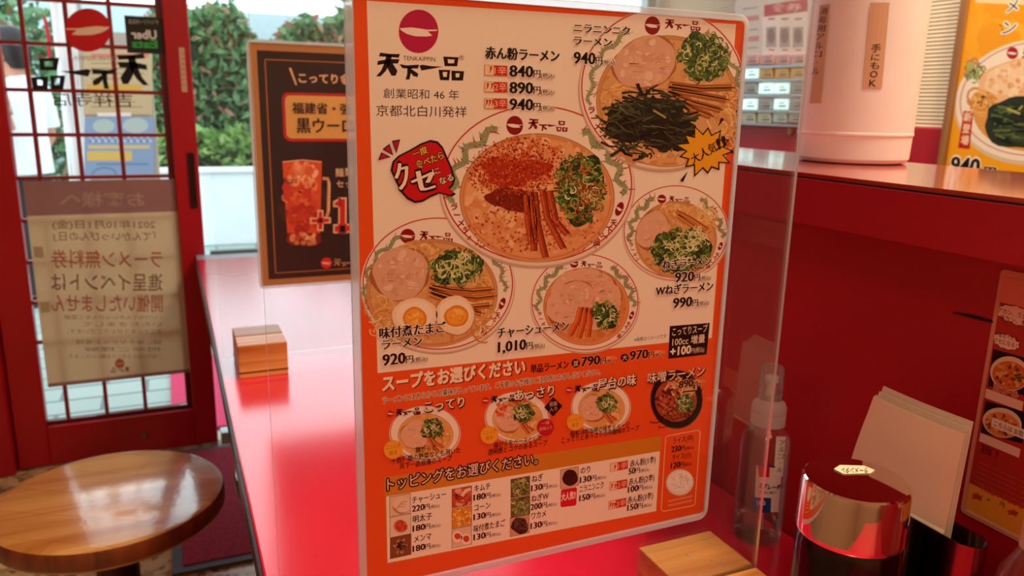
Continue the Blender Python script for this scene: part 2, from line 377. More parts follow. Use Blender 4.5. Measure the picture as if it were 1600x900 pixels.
def struct(name, mb, m, **k): o = mb.build(name, m, **k); o['kind'] = 'structure'; return o
XFAR = 1.72
b = MB(); b.box(-1.6, XFAR+.1, -2.1, YF+.06, -.08, 0); struct('floor', b, floor_mat())
b = MB(); b.box(-1.6, XFAR+.1, -2.1, YF+.06, 2.4, 2.48); struct('ceiling', b, M['ceil'])
b = MB(); b.box(-1.7, -1.6, -2.1, YF+.06, 0, 2.4); struct('wall_left', b, M['inner'])
b = MB(); b.box(-1.7, XFAR+.1, -2.2, -2.1, 0, 2.4); struct('wall_back', b, M['inner'])
b = MB(); b.box(XFAR, XFAR+.1, -2.1, YF+.06, CZ-.034, 2.4); struct('wall_far', b, ribbed_mat())
b = MB(); b.box(XFAR-.012, XFAR+.1, -2.1, YF+.06, 0, CZ-.034); struct('wall_far_dado', b, M['wallred'], bevel=.004)
# shop front: red wall left of the door, header above the openings
b = MB(); b.box(-1.6, -.56, YF-.02, YF+.06, 0, 2.4); b.box(-.56, XFAR, YF-.02, YF+.06, 2.05, 2.4); struct('wall_front', b, M['red'])
b = MB(); b.box(-.56, -.487, YF-.05, YF+.05, 0, 2.05); b.box(-.50, -.46, YF+.024, YF+.05, 0, 2.05); struct('trim_1', b, M['red'], bevel=.006)
# low wall between the counter and the room behind it, with its ledge
b = MB(); b.box(XW, XW+.14, -2.0, 2.5, 0, CZ-.112); struct('wall_right', b, M['wallred'])
b = MB(); g = PX(1490, 488, XW); h2 = PX(1553, 503, XW)
b.tube([g+Vector((-.0004, 0, 0)), (g+h2)/2+Vector((-.0008, 0, .0005)), h2+Vector((-.0004, 0, 0))], [.0006, .0016, .0013], 6)  # thin dark line laid along the face of the low wall
tag(b.build('streak', M['black'], origin=g), 'thin dark streak across the red wall left of the ramen leaflet', 'streak')
XLB = .86
t = thing('ledge', (.72, .3, CZ-.112), 'glossy red raised ledge above the counter carrying the white jug', 'ledge')
b = MB(); b.box(XL+.004, XLB, -2.0, 2.5, CZ-.0645, CZ-.0608)
M['ledgetop'] = mat('glossy_ledge_laminate', '#b8201f', .14, spec=.9, coat=.9); b.build('top_board', M['ledgetop'], t)
b = MB(); b.box(XL, XLB, -2.0, 2.5, CZ-.111, CZ-.0665); b.build('fascia_board', M['fascia'], t)
b = MB(); b.box(XL+.002, XL+.006, -2.0, 2.5, CZ-.0665, CZ-.0645); b.build('edge_seam', M['edge'], t)

# counter
t = thing('counter', (.33, .8, 0), 'long glossy red counter running from the camera to the shop window', 'counter')
b = MB(); b.box(.058, XW-.002, -.6, 2.485, CTZ-.028, CTZ); b.build('worktop', M['counter'], t, bevel=.003)
b = MB(); b.box(.0545, .058, -.6, 2.485, CTZ-.03, CTZ-.001); b.build('edge_band', M['edge'], t)
b = MB(); b.box(.52, .55, -.6, 2.45, 0, CTZ-.028); b.build('support_panel', M['red'], t)
b = MB(); b.box(.058, XFAR-.02, 2.49, YF-.03, CTZ-.03, CTZ-.002); tag(b.build('window_sill', M['sill']), kind='structure')

# the glass front beside the door
t = thing('window_1', (.9, YF, 0), None, None); tag(t, kind='structure')
b = MB()
for x0, x1, z0, z1 in ((.094, XFAR-.02, 0, .035), (.094, XFAR-.02, 2.0, 2.05), (1.66, XFAR-.02, .035, 2.0)): b.box(x0, x1, YF-.02, YF+.03, z0, z1)
b.build('window_frame', M['alu'], t, bevel=.003)
b = MB(); b.box(.094, 1.66, YF+.003, YF+.009, .035, 2.0); b.build('window_pane', M['glass'], t)
b = MB(); b.box(.1, XFAR-.02, YF-.028, YF-.003, CTZ-.03, CTZ+.006); b.build('sill_rail', mat('grey_rail', '#5c6b76', .4), t)

# door with a red frame and a lattice of slim bars behind its pane
DG = [PY(2, 71, YF).x, PY(247, 76, YF).x]; DZ0 = PY(180, 645, YF).z
xl, xr = -.484, .084; gx0, gx1 = DG[0]-.002, DG[1]; gz0, gz1 = DZ0, 1.95
t = thing('door_1', ((xl+xr)/2, YF, 0), None, None); tag(t, kind='structure')
b = MB(); b.box(xl, gx0, YF-.02, YF+.02, .005, 2.04); b.build('stile', M['red'], t, bevel=.004)
b = MB(); b.box(gx1+.018, xr, YF-.02, YF+.02, .005, 2.04); b.build('stile', M['red'], t, bevel=.004)
b = MB(); b.box(gx0, gx1+.018, YF-.0195, YF+.0195, .005, gz0-.012); b.build('bottom_rail', M['red'], t, bevel=.003)
b = MB(); b.box(gx0, gx1+.018, YF-.0195, YF+.0195, gz1, 2.04); b.build('top_rail', M['red'], t, bevel=.003)
b = MB(); b.box(gx1, gx1+.0195, YF-.0024, YF+.018, gz0-.012, gz1); b.box(gx0, gx1, YF-.0024, YF+.018, gz0-.012, gz0)
b.build('glazing_bead', mat('dark_red_lacquer', '#5e0210', .35, coat=.2), t, bevel=.002)
b = MB(); b.box(gx0, gx1, YF-.002, YF+.002, gz0, gz1); b.build('pane', M['glass'], t)
hx = [PY(150, y, YF).z for y in (4, 72, 143, 211, 277)]; dz = (hx[0]-hx[4])/4
vx = [PY(x, 73, YF).x for x in (38, 107, 175)]
M['bar'] = mat('red_lattice_bar', '#9a0a1c', .3, coat=.3)
for x in vx:
    b = MB(); b.box(x-.0055, x+.0055, YF+.004, YF+.018, gz0, gz1); b.build('lattice_bar', M['bar'], t)
z = hx[4]-4*dz+.02
zs = [hx[0]+dz*2, hx[0]+dz]+hx+[hx[4]-dz*k for k in (1, 2, 3, 4)]
for z in zs:
    if gz0 < z < gz1: b = MB(); b.box(gx0, gx1, YF+.0035, YF+.0175, z-.0052, z+.0052); b.build('lattice_bar', M['bar'], t)
b = MB(); c = PY(226, 681, YF-.0195); b.lathe([(.010, 0), (.010, .003), (.007, .006), (.0, .006)], c, 20, ax=(Vector((1, 0, 0)), Vector((0, 0, 1)), Vector((0, -1, 0)))); b.build('lock', mat('old_brass', '#7d6a42', .35, .8), t, smooth=35)
b = MB(); p0, p1 = PY(290, 238, YF-.02), PY(311, 325, YF-.02)
out = rrect(p0.x+.003, p1.x-.003, p1.z, p0.z, .006); inn = rrect(p0.x+.009, p1.x-.009, p1.z+.012, p0.z-.012, .004)
b.frame([(x, YF-.0202, z) for x, z in out], [(x, YF-.0202, z) for x, z in inn], (0, -.006, 0)); b.prism([(x, YF-.0202, z) for x, z in inn], (0, -.0015, 0))
b.build('handle', mat('dark_bronze', '#3a1d1c', .4, .5), t, bevel=.001)

# ------------------------------------------------------------------ outside the shop front
b = MB(); b.box(-7, 9, YF+.06, 14, -.1, -.02); tag(b.build('pavement', paver_mat()), kind='structure')
M['mat_out'] = mat('pink_coir', '#c8375c', .9, noise=.25, nscale=160, bump=.4)
b = MB(); p0 = PZ(268, 655, -.0); b.box(p0.x, .34, YF+.14, 3.6, -.02, -.004)
tag(b.build('outdoor_mat', M['mat_out'], origin=(.15, 3.1, -.02), bevel=.003), 'pink outdoor mat on the pavement beyond the red door', 'mat')
b = MB(); b.box(-.16, 9, 6.5, 6.7, -.02, CZ-.565); b.box(-.18, 9, 6.47, 6.73, CZ-.565, CZ-.535)
tag(b.build('planter_wall', M['concrete'], bevel=.01), kind='structure')
b = MB(); b.box(-7, 9, 9.0, 9.3, -.02, 2.0); 
tag(b.build('building_wall', mat('pale_blue_render', '#cfe3e8', .8, noise=.04)), kind='structure')
def leafmat(name, c1, c2, c3=None):
    m = bpy.data.materials.new(name); m.use_nodes = True; nt = m.node_tree; b = nt.nodes['Principled BSDF']; N = nt.nodes.new; L = nt.links.new
    g = N('ShaderNodeNewGeometry'); cr = N('ShaderNodeValToRGB'); e = cr.color_ramp.elements
    e[0].color = (*lin(c1), 1); e[1].color = (*lin(c3 or c2), 1)
    if c3:
        for p_ in (.66, .78): q = e.new(p_); q.color = (*lin(c2), 1)
    L(g.outputs['Random Per Island'], cr.inputs[0]); L(cr.outputs[0], b.inputs['Base Color']); b.inputs['Roughness'].default_value = .5
    t = N('ShaderNodeBsdfTranslucent'); L(cr.outputs[0], t.inputs[0]); ms = N('ShaderNodeMixShader'); ms.inputs[0].default_value = .3
    L(b.outputs[0], ms.inputs[1]); L(t.outputs[0], ms.inputs[2]); L(ms.outputs[0], nt.nodes['Material Output'].inputs[0]); return m
def foliage(n, f, size):
    b = MB()
    for _ in range(n):
        c = Vector(f()); d = Vector((random.gauss(0, 1), random.gauss(0, 1)-.6, random.gauss(0, 1)+.5)).normalized(); u = d.orthogonal().normalized(); w = d.cross(u); a = random.uniform(0, 6.28)
        u, w = u*math.cos(a)+w*math.sin(a), w*math.cos(a)-u*math.sin(a); s = size*random.uniform(.6, 1.3)
        b.add([c-u*s, c+w*s*.42+d*s*.08, c+u*s, c-w*s*.42+d*s*.08], [(0, 1, 2, 3)])
    return b
def hedge(name, x0, x1, y0, y1, z0, z1, n, size, m, label, wob=.12):
    def f():
        x = random.uniform(x0, x1); top = z1+wob*(math.sin(x*5.1)+.7*math.sin(x*11.7+1)+.5*random.gauss(0, 1)); q = random.random()
        if q < .62: return (x, y0+abs(random.gauss(0, min(.07, (y1-y0)*.2))), random.uniform(z0, top))
        return (x, random.uniform(y0, y1), top-abs(random.gauss(0, .08)))
    t = thing(name, ((x0+x1)/2, (y0+y1)/2, z0), label, 'hedge')
    foliage(n, f, size).build('foliage', m, t)
    b = MB(); b.box(x0+.03, x1-.03, y0+.03, y1-.03, -.02, z1-.16); b.build('twig_core', mat('dark_twigs', '#24301c', .9, noise=.4, nscale=30), t)
    return t
G1 = leafmat('hedge_leaves', '#2c5a3c', '#6f9f66', '#c8756a'); G2 = leafmat('low_leaves', '#4f7f3c', '#a3c46c')
hedge('hedge', -.1, 4.6, 7.2, 8.0, CZ-.56, CZ+.60, 19000, .06, G1, 'tall clipped hedge with reddish new shoots on the white planter wall')
hedge('low_hedge', -.08, 4.6, 6.8, 7.05, CZ-.56, CZ-.27, 2600, .045, G2, 'low bright green planting at the foot of the tall hedge', .04)
# shrub and tree seen through the door lattice
def shrub(name, c, r, n, size, m, label, cat):
    t = thing(name, (c[0], c[1], -.02), label, cat)
    def f():
        d = Vector((random.gauss(0, 1), random.gauss(0, 1), random.gauss(0, 1))).normalized()*random.random()**.25; return (c[0]+d.x*r[0], c[1]+d.y*r[1], c[2]+d.z*r[2])
    foliage(n, f, size).build('foliage', m, t)
    b = MB()
    for k in range(5): a = k*1.26; b.tube([(c[0]+.04*math.cos(a), c[1]+.04*math.sin(a), -.02), (c[0]+r[0]*.3*math.cos(a), c[1]+r[1]*.3*math.sin(a), c[2]-r[2]*.3), (c[0]+r[0]*.6*math.cos(a), c[1]+r[1]*.6*math.sin(a), c[2]+r[2]*.5)], [.03, .02, .008])
    b.build('stems', mat('bark', '#4a3a2a', .9, noise=.2), t); return t
G3 = leafmat('shrub_leaves', '#2c5c3c', '#78a878', '#b96a5c')
shrub('shrub', (-1.3, 7.7, CZ-.1), (.95, .55, .95), 4200, .06, G3, 'green shrub behind the person in the white shirt', 'shrub')
# nobori banner: white cloth with a red edge on a slim pole
t = thing('banner', (-.42, 4.3, -.02), 'tall white cloth banner with a red curve on its edge outside the door', 'banner')
bx0, bx1 = PY(88, 100, 4.3).x, PY(128, 100, 4.3).x
cl = mat('white_cloth', '#f2f4f2', .8, noise=.03); rd = mat('red_cloth', '#c2283c', .8)
b = MB(); nx = 8; vv = [(bx0+(bx1-bx0)*i/nx, 4.3+.02*math.sin(i*.9+z*2), z) for z in (.35, .9, 1.4, 2.0, 2.4) for i in range(nx+1)]
b.add(vv, [(r*(nx+1)+i, r*(nx+1)+i+1, (r+1)*(nx+1)+i+1, (r+1)*(nx+1)+i) for r in range(4) for i in range(nx)]); o = b.build('cloth', cl, t, smooth=60)
sm = o.modifiers.new('thick', 'SOLIDIFY'); sm.thickness = .002
b = MB(); pts = [PY(66, 20, 4.27), PY(73, 30, 4.27), PY(80, 60, 4.27), PY(79, 95, 4.27), PY(74, 88, 4.27), PY(73, 60, 4.27)]; b.prism(pts, (0, .003, 0)); b.build('red_curve', rd, t)
b = MB(); b.tube([(bx1+.01, 4.32, -.02), (bx1+.01, 4.32, 2.5)], .012); b.tube([(bx1+.01, 4.32, 2.42), (bx0, 4.32, 2.42)], .008); b.build('pole', M['alu'], t)
b = MB(); b.lathe([(.16, 0), (.15, .05), (.03, .09)], (bx1+.01, 4.32, -.02), 24); b.build('base', mat('grey_plastic', '#8a8f90', .5), t, smooth=40)
# standing notice board outside with a beige and a blue sheet
YB = 3.9
P = lambda x, y: PY(x, y, YB)
a0, a1 = P(128, 70), P(243, 275)
t = thing('notice_board', ((a0.x+a1.x)/2, YB, -.02), 'free-standing notice board outside with a beige poster above a blue one', 'board')
b = MB(); b.box(a0.x-.02, a1.x+.02, YB+.004, YB+.02, .35, a0.z+.06); b.build('panel', mat('grey_board', '#b9b6a8', .6, noise=.04), t, bevel=.003)
for x in (a0.x, a1.x): b = MB(); b.box(x-.018, x+.018, YB+.021, YB+.05, -.02, a0.z+.05); b.build('post', M['alu'], t, bevel=.003)
for x in (a0.x, a1.x): b = MB(); b.box(x-.02, x+.02, YB-.15, YB+.2, -.02, .0); b.build('foot', M['alu'], t, bevel=.003)
pm = printmat('outdoor_print', .6)
pr = Print(P, (0, -1, 0)); rc = lambda q, x0, y0, x1, y1, c, z: q.poly([(x0, y0), (x1, y0), (x1, y1), (x0, y1)], c, z)
rc(pr, 130, 78, 238, 179, '#cdbf97', 0); rc(pr, 142, 84, 232, 90, '#d8897a', 3); rc(pr, 136, 132, 222, 141, '#d9b354', 3)
for y in (98, 106, 114, 122, 150, 158, 166): rc(pr, 142, y, random.randint(195, 228), y+2, '#a89570', 3)
rc(pr, 152, 176, 205, 182, '#f3f0ea', 3)
pr.build('beige_poster', pm, t, 'beige poster with an orange band')
pr = Print(P, (0, -1, 0)); rc(pr, 132, 183, 241, 276, '#8db1d6', 0); pr.ell(162, 197, 17, 11, '#b9d4d0', 3); pr.ell(212, 196, 20, 12, '#b9d4d0', 3)
for x in range(140, 236, 10): pr.stroke([(x, 212), (x+6, 222)], 2.5, '#e9f3fb', 3); pr.stroke([(x+6, 212), (x, 222)], 1.6, '#4f7fc0', 3)
rc(pr, 138, 227, 234, 232, '#e6cf7c', 3); rc(pr, 136, 236, 206, 251, '#e3ca6d', 3); rc(pr, 150, 255, 232, 258, '#6f93bb', 3); pr.ring(163, 274, 20, 13, 2, '#5a83b4', 3, a0=180, a1=360)
pr.build('blue_poster', pm, t, 'blue poster with yellow lines')

# person outside, seen from behind
def skin_body(name, joints, edges, radii, m, parent, sub=2):
    me = bpy.data.meshes.new(name); o = bpy.data.objects.new(name, me); COL.objects.link(o)
    me.from_pydata([tuple(Vector(j)) for j in joints], edges, [])
    s = o.modifiers.new('skin', 'SKIN'); s.use_smooth_shade = True; s2 = o.modifiers.new('sub', 'SUBSURF'); s2.levels = s2.render_levels = sub
    for v, r in zip(me.skin_vertices[0].data, radii): v.radius = r if isinstance(r, tuple) else (r, r)
    me.skin_vertices[0].data[0].use_root = True
    dg = bpy.context.evaluated_depsgraph_get(); nm = bpy.data.meshes.new_from_object(o.evaluated_get(dg)); nm.name = name
    bpy.data.objects.remove(o); n = bpy.data.objects.new(name, nm); COL.objects.link(n); n.parent = parent; nm.materials.clear(); nm.materials.append(m)
    nm.polygons.foreach_set('use_smooth', [True]*len(nm.polygons)); return n
t = thing('person', (PY(16, 80, 4.9).x, 4.9, -.02), 'dark-haired person in a white short-sleeved shirt standing outside the red door', 'person')
t.rotation_euler = (0, 0, math.radians(62))
skm = mat('skin', '#c98f74', .5, noise=.05); hs = 1.40/1.66
def V(*p): return Vector(p)*hs
body = skin_body('body', [V(0, 0, .92), V(0, .01, 1.15), V(0, 0, 1.38), V(0, -.01, 1.46), V(0, .015, 1.53), V(0, .02, 1.60),
    V(.10, 0, .88), V(.11, .015, .50), V(.11, -.02, .08), V(.11, .12, .03), V(-.10, 0, .88), V(-.11, .015, .50), V(-.11, -.02, .08), V(-.11, .12, .03),
    V(.19, 0, 1.37), V(.25, -.02, 1.10), V(.24, .10, .88), V(.235, .13, .82), V(-.19, 0, 1.37), V(-.25, -.02, 1.10), V(-.24, .10, .88), V(-.235, .13, .82)],
    [(0, 1), (1, 2), (2, 3), (3, 4), (4, 5), (0, 6), (6, 7), (7, 8), (8, 9), (0, 10), (10, 11), (11, 12), (12, 13), (2, 14), (14, 15), (15, 16), (16, 17), (2, 18), (18, 19), (19, 20), (20, 21)],
    [(.15, .11), (.13, .10), (.15, .10), .05, (.075, .09), (.075, .095), .08, .055, .04, (.04, .03), .08, .055, .04, (.04, .03), .055, .042, .028, (.035, .018), .055, .042, .028, (.035, .018)], skm, t)
hr = mat('dark_hair', '#1d1a1c', .45, noise=.3, nscale=60, stretch=(1, 1, .2))
def shell(name, m, rings, n=28):
    b = MB(); vs = []
    for (cx, cy, cz, rx, ry) in rings: vs += [(cx+rx*math.cos(2*PI*k/n), cy+ry*math.sin(2*PI*k/n), cz) for k in range(n)]
    b.add([Vector(p)*hs for p in vs], [(i*n+k, i*n+(k+1) % n, (i+1)*n+(k+1) % n, (i+1)*n+k) for i in range(len(rings)-1) for k in range(n)]+[tuple((len(rings)-1)*n+k for k in range(n))])
    me_o = b.build(name, m, None, smooth=50); me_o.parent = t; return me_o
shell('hair', hr, [(0, -.045, 1.50, .062, .05), (0, -.035, 1.56, .088, .082), (0, -.012, 1.63, .096, .108), (0, .0, 1.69, .090, .112), (0, .005, 1.735, .066, .085), (0, .005, 1.755, .03, .04)])
for s in (-1, 1):
    b = MB(); b.lathe([(.0, -.006), (.020, -.006), (.026, .0), (.020, .007), (.0, .009)], Vector((s*.085, .01, 1.565))*hs, 14, ax=(Vector((0, 1, 0)), Vector((0, 0, 1)), Vector((s, 0, 0)))); e = b.build('ear', skm, None, smooth=60); e.parent = t
b = MB(); b.tube([Vector((0, .108, 1.60))*hs, Vector((0, .122, 1.565))*hs, Vector((0, .128, 1.545))*hs, Vector((0, .11, 1.535))*hs], [.006, .009, .012, .006]); e = b.build('nose', skm, None, smooth=60); e.parent = t
for s in (-1, 1): b = MB(); b.lathe([(.0, 0), (.010, 0), (.010, .004), (0, .006)], Vector((s*.033, .104, 1.595))*hs, 12, ax=(Vector((1, 0, 0)), Vector((0, 0, .6)), Vector((0, 1, 0)))); e = b.build('eye', M['black'], None); e.parent = t
b = MB(); b.tube([Vector((-.022, .104, 1.51))*hs, Vector((0, .110, 1.512))*hs, Vector((.022, .104, 1.51))*hs], [.003, .005, .003]); e = b.build('mouth', mat('lips', '#a35a52', .5), None); e.parent = t
wh = mat('white_shirt_cotton', '#eef3fb', .85, noise=.04, nscale=8, bump=.15)
shell('shirt', wh, [(0, 0, .86, .20, .145), (0, .0, 1.0, .19, .14), (0, .005, 1.15, .185, .135), (0, 0, 1.28, .205, .135), (0, 0, 1.37, .215, .12), (0, 0, 1.42, .16, .095), (0, -.005, 1.455, .085, .075), (0, .0, 1.47, .068, .066)])
for s in (-1, 1):
    b = MB(); b.tube([V(s*.14, 0, 1.40), V(s*.20, -.002, 1.37), V(s*.235, -.012, 1.26), V(s*.25, -.02, 1.14)], [.07*hs, .078*hs, .072*hs, .068*hs], 16); e = b.build('sleeve', wh, None, smooth=60); e.parent = t
shell('trousers', mat('dark_trousers', '#23262e', .8), [(0, 0, .74, .17, .12), (0, 0, .80, .175, .13), (0, 0, .9, .175, .135), (0, 0, .92, .165, .125)])
for s in (-1, 1):
    b = MB(); b.tube([V(s*.09, 0, .84), V(s*.11, .015, .5), V(s*.112, -.01, .09)], [.09*hs, .075*hs, .062*hs], 16); e = b.build('trouser_leg', bpy.data.materials['dark_trousers'], None, smooth=60); e.parent = t
    b = MB(); b.tube([V(s*.11, -.06, .04), V(s*.11, .02, .045), V(s*.112, .14, .035), V(s*.112, .19, .03)], [.034*hs, .042*hs, .04*hs, .022*hs], 12); e = b.build('shoe', M['black'], None, smooth=60); e.parent = t

# ------------------------------------------------------------------ stools, mat
WS = wood('stool_wood', '#c27a36', '#eab26a', 26, 0, .22, 1.0, planks=3.2)
M['edgewood'] = wood('dark_edge_wood', '#5a2410', '#8c3f1a', 30, 2, .35, .4)
SZ = .425
sc = PZ(172, 770, SZ)
sr = .192
def stool(c, label):
    t = thing('stool', (c.x, c.y, 0), label, 'stool', 'round wooden stools along the counter')
    b = MB(); b.lathe([(0.0, SZ-.003), (sr-.012, SZ-.003), (sr-.003, SZ-.006), (sr, SZ-.012), (sr, SZ-.036), (sr-.004, SZ-.042), (0.0, SZ-.042)], (c.x, c.y, 0), 72, cap0=False, cap1=False)
    b.m = [1 if abs(sum(b.v[i][2] for i in f)/len(f)-(SZ-.024)) < .015 else 0 for f in b.f]
    b.build('seat', [WS, M['edgewood']], t, smooth=35)
    b = MB(); b.lathe([(.10, SZ-.05), (.10, SZ-.043)], (c.x, c.y, 0), 32); b.build('mounting_plate', M['steel'], t, smooth=35)
    b = MB(); b.lathe([(.036, .03), (.036, SZ-.05)], (c.x, c.y, 0), 28); b.build('pedestal', M['steel'], t, smooth=35)
    b = MB(); b.lathe([(.17, 0), (.17, .008), (.12, .022), (.042, .034), (.036, .05)], (c.x, c.y, 0), 40); b.build('base', M['steel'], t, smooth=35)
    return t
M['steel'] = mat('dark_bronze_steel', '#4a2d20', .35, .7)
stool(sc, 'round wooden stool by the red door with light glinting on its seat')
p = PZ(366, 745, SZ); stool(Vector((p.x+sr, p.y+.02, 0)), 'round wooden stool mostly hidden under the far end of the counter')
mc = PZ(807/3, 600+890/3, .01); me_ = PZ(337, 692, .01)
M['matred'] = mat('red_mat_pile', '#a8304a', .95, noise=.3, nscale=120, bump=.5)
t = thing('door_mat', (.3, 2.2, 0), 'dark red indoor mat with a grey rubber border before the door', 'mat')
x0, x1, y0, y1 = mc.x, .48, mc.y, YF-.06
b = MB(); b.box(x0+.025, x1-.025, y0+.025, y1-.025, .0, .012); b.build('pile', M['matred'], t)
b = MB(); b.frame([(x0, y0, .001), (x1, y0, .001), (x1, y1, .001), (x0, y1, .001)], [(x0+.025, y0+.025, .001), (x1-.025, y0+.025, .001), (x1-.025, y1-.025, .001), (x0+.025, y1-.025, .001)], (0, 0, .008))
b.build('border', mat('grey_rubber', '#5a6672', .6), t)

# ------------------------------------------------------------------ partitions and their wooden blocks
M['acryl'] = clear('clear_acrylic', (.985, .985, .985), .3, haze=.006, hazecol=(.9, .95, 1))
M['acryledge'] = clear('acrylic_edge', (.75, .72, .70), .8, haze=.3, rough=.2, hazecol=(.95, .9, .86))
def partition(y, x0, x1, z0, z1, label, notch):
    t = thing('acrylic_partition', ((x0+x1)/2, y, z0), label, 'partition', 'clear counter partitions')
    for n, dy in (('sheet', 0),):
        P = [(x0, z0), (x1-notch, z0), (x1, z0+notch*1.05), (x1, z1), (x0, z1)]
        b = MB(); b.prism([(x, y-.0015, z) for x, z in P], (0, .003, 0)); b.m = [0, 0]+[1]*len(P)
        b.build('sheet', [M['acryl'], M['acryledge']], t)
    return t
partition(D1, .0492, .4755, CTZ+.0475, CZ+.26, 'clear acrylic partition in front, carrying the orange ramen menu', .010)
partition(D2, .064, .49, CTZ+.0205, CZ+.26, 'clear acrylic partition further back, carrying the dark drink poster', .010)
BW = wood('block_wood', '#b8692a', '#f0b568', 42, 0, .4, .15)
HB = .126*H
def block(x0, x1, y0, y1, ys, label):
    t = thing('wooden_block', ((x0+x1)/2, (y0+y1)/2, CTZ), label, 'block', 'slotted wooden blocks holding the partitions')
    z0, z1 = CTZ, CTZ+HB
    P = [(y0, z0), (y1, z0), (y1, z1), (ys+.0022, z1), (ys+.0022, z0+.017), (ys-.0022, z0+.017), (ys-.0022, z1), (y0, z1)]
    b = MB(); b.prism([(x0, y, z) for y, z in P], (x1-x0, 0, 0)); b.build('slotted_block', BW, t, bevel=.0016)
    b = MB(); b.box(x0-.0006, x1+.0006, y0-.0006, y1+.0006, z0+.009, z0+.0115); b.build('groove', mat('dark_joint', '#4a1d0c', .6), t)
    return t
bA, bB = PZ(995, 853, CTZ+HB), PZ(1107, 829, CTZ+HB)
block(bA.x, bA.x+.085, bB.y-.118, bB.y, D1, 'slotted wooden block at bottom right under the front partition')
b = MB()
for _ in range(16):
    c = PZ(random.uniform(1040, 1135), random.uniform(843, 885), CTZ+HB); r = random.uniform(.0008, .0019)
    if bA.x+.004 < c.x < bA.x+.08: b.lathe([(r, 0), (r*.85, r*.3), (r*.5, r*.48), (0, r*.55)], c, 12, cap1=False)
tag(b.build('water_drops', clear('water', (.97, .97, .97), 1.2, haze=.5, hazecol=(1, .9, .75), ior=1.33), smooth=60, origin=(bA.x+.04, bB.y-.06, CTZ+HB)), 'scattered water drops on top of the wooden block at bottom right', 'water drops', None, 'stuff')
cA, cB = PZ(374, 592, CTZ), PZ(452, 588, CTZ)
block(cA.x, cA.x+.083, cA.y-.002, cA.y+.118, D2, 'slotted wooden block by the far end, under the dark drink poster')

# ------------------------------------------------------------------ jug on the ledge
LT = CZ-.0608
jc = Vector((.786, .735, LT)); jr = .0665
t = thing('jug', jc, 'white plastic jug of hand disinfectant standing on the ledge', 'jug')
M['jug'] = mat('milky_white_plastic', '#f6f1f3', .45, noise=.02); nt = M['jug'].node_tree; b_ = nt.nodes['Principled BSDF']; b_.inputs['Subsurface Weight'].default_value = .25; b_.inputs['Subsurface Radius'].default_value = (.02, .012, .008); b_.inputs['Subsurface Scale'].default_value = .5
b = MB(); r = jr
b.lathe([(r-.012, 0), (r-.005, .0015), (r-.0015, .006), (r-.0006, .032), (r+.0005, .034), (r+.0005, .0358), (r, .0375), (r, .235), (r-.006, .252), (r-.022, .27), (.026, .282), (.022, .286), (.022, .30)], jc, 64)
b.build('body', M['jug'], t, smooth=12)
b = MB(); b.lathe([(.026, .30), (.026, .325), (.022, .329), (.008, .33), (.008, .352), (.0, .352)], jc, 32); b.tube([jc+Vector((0, 0, .345)), jc+Vector((-.03, 0, .348)), jc+Vector((-.045, 0, .338))], .006)
b.build('pump_cap', mat('white_pump', '#f2ece6', .4), t, smooth=35)
M['print'] = printmat('label_print', .5); M['tape'] = mat('beige_tape', '#d9b797', .5, noise=.03)
va = math.atan2(-jc.y, -jc.x)
def on_jug(px, py):
    """point where the sight line meets the jug's side"""
    d = ray(px, py); o = Vector((0, 0, CZ)); a = d[0]**2+d[1]**2; bb = -2*(d[0]*jc.x+d[1]*jc.y); c = jc.x**2+jc.y**2-(jr+.0006)**2
    q = max(bb*bb-4*a*c, 0); s = (-bb-math.sqrt(q))/(2*a); return Vector((d[0]*s, d[1]*s, CZ+d[2]*s))
class JP(Print):
    def raw(s, pts, faces, col, z):
        # wrap flat ink onto the round side
        P = []
        for p in pts:
            u = Vector((p.x-jc.x, p.y-jc.y, 0)).normalized()*(jr+.0007+z*5e-5); P.append(Vector((jc.x+u.x, jc.y+u.y, p.z)))
        n = len(s.v); s.v += P; col = lin(col)
        for q in faces: s.f.append(tuple(i+n for i in q)); s.c.append(col)
def tapelabel(quad, chars, parent, n=14):
    nn = Vector((-.73, -.68, 0)).normalized()
    pr = JP(on_jug, nn); (ax, ay), (bx, by), (cx, cy), (dx, dy) = quad
    pts = []
    for i in range(n+1):
        f = i/n; pts += [pr.P(ax+(dx-ax)*f+(bx-ax+ (cx-dx-bx+ax)*f)*g, ay+(dy-ay)*f+(by-ay+(cy-dy-by+ay)*f)*g) for g in (0, .25, .5, .75, 1)]
    pr.raw(pts, [(r_*5+k, r_*5+k+1, r_*5+k+6, r_*5+k+5) for r_ in range(n) for k in range(4)], '#d6b090', 0)
    for ch, x, y, w, h in chars: pr.text(ch, x-w/2, y+h/2, x+w/2, y+h/2+w*.02, h, '#171312', 3, .012)
    return pr.build('tape_label', M['print'], parent)
L1 = [(c, 1286-1.0*i*2.05/2-(.2*i), 17+13.7*i, 11 if c not in 'ー' else 2.6, 12) for i, c in enumerate('消毒用アルコール')]
tapelabel([(1281, 8), (1297, 6), (1283, 161), (1265, 161)], [(c, 1286.5-i*1.75, 17+i*13.4, (11.5 if c != 'ー' else 2.2), 11.5) for i, c in enumerate('消毒用アルコール')], t)
tapelabel([(1360, 4), (1390, 4), (1378, 138), (1348, 137)], [('手', 1368, 75, 15, 13), ('に', 1367, 89, 13, 11), ('も', 1366, 102, 14, 12), ('O', 1364.5, 115.5, 12, 11), ('K', 1363, 129.5, 11, 11)], t)

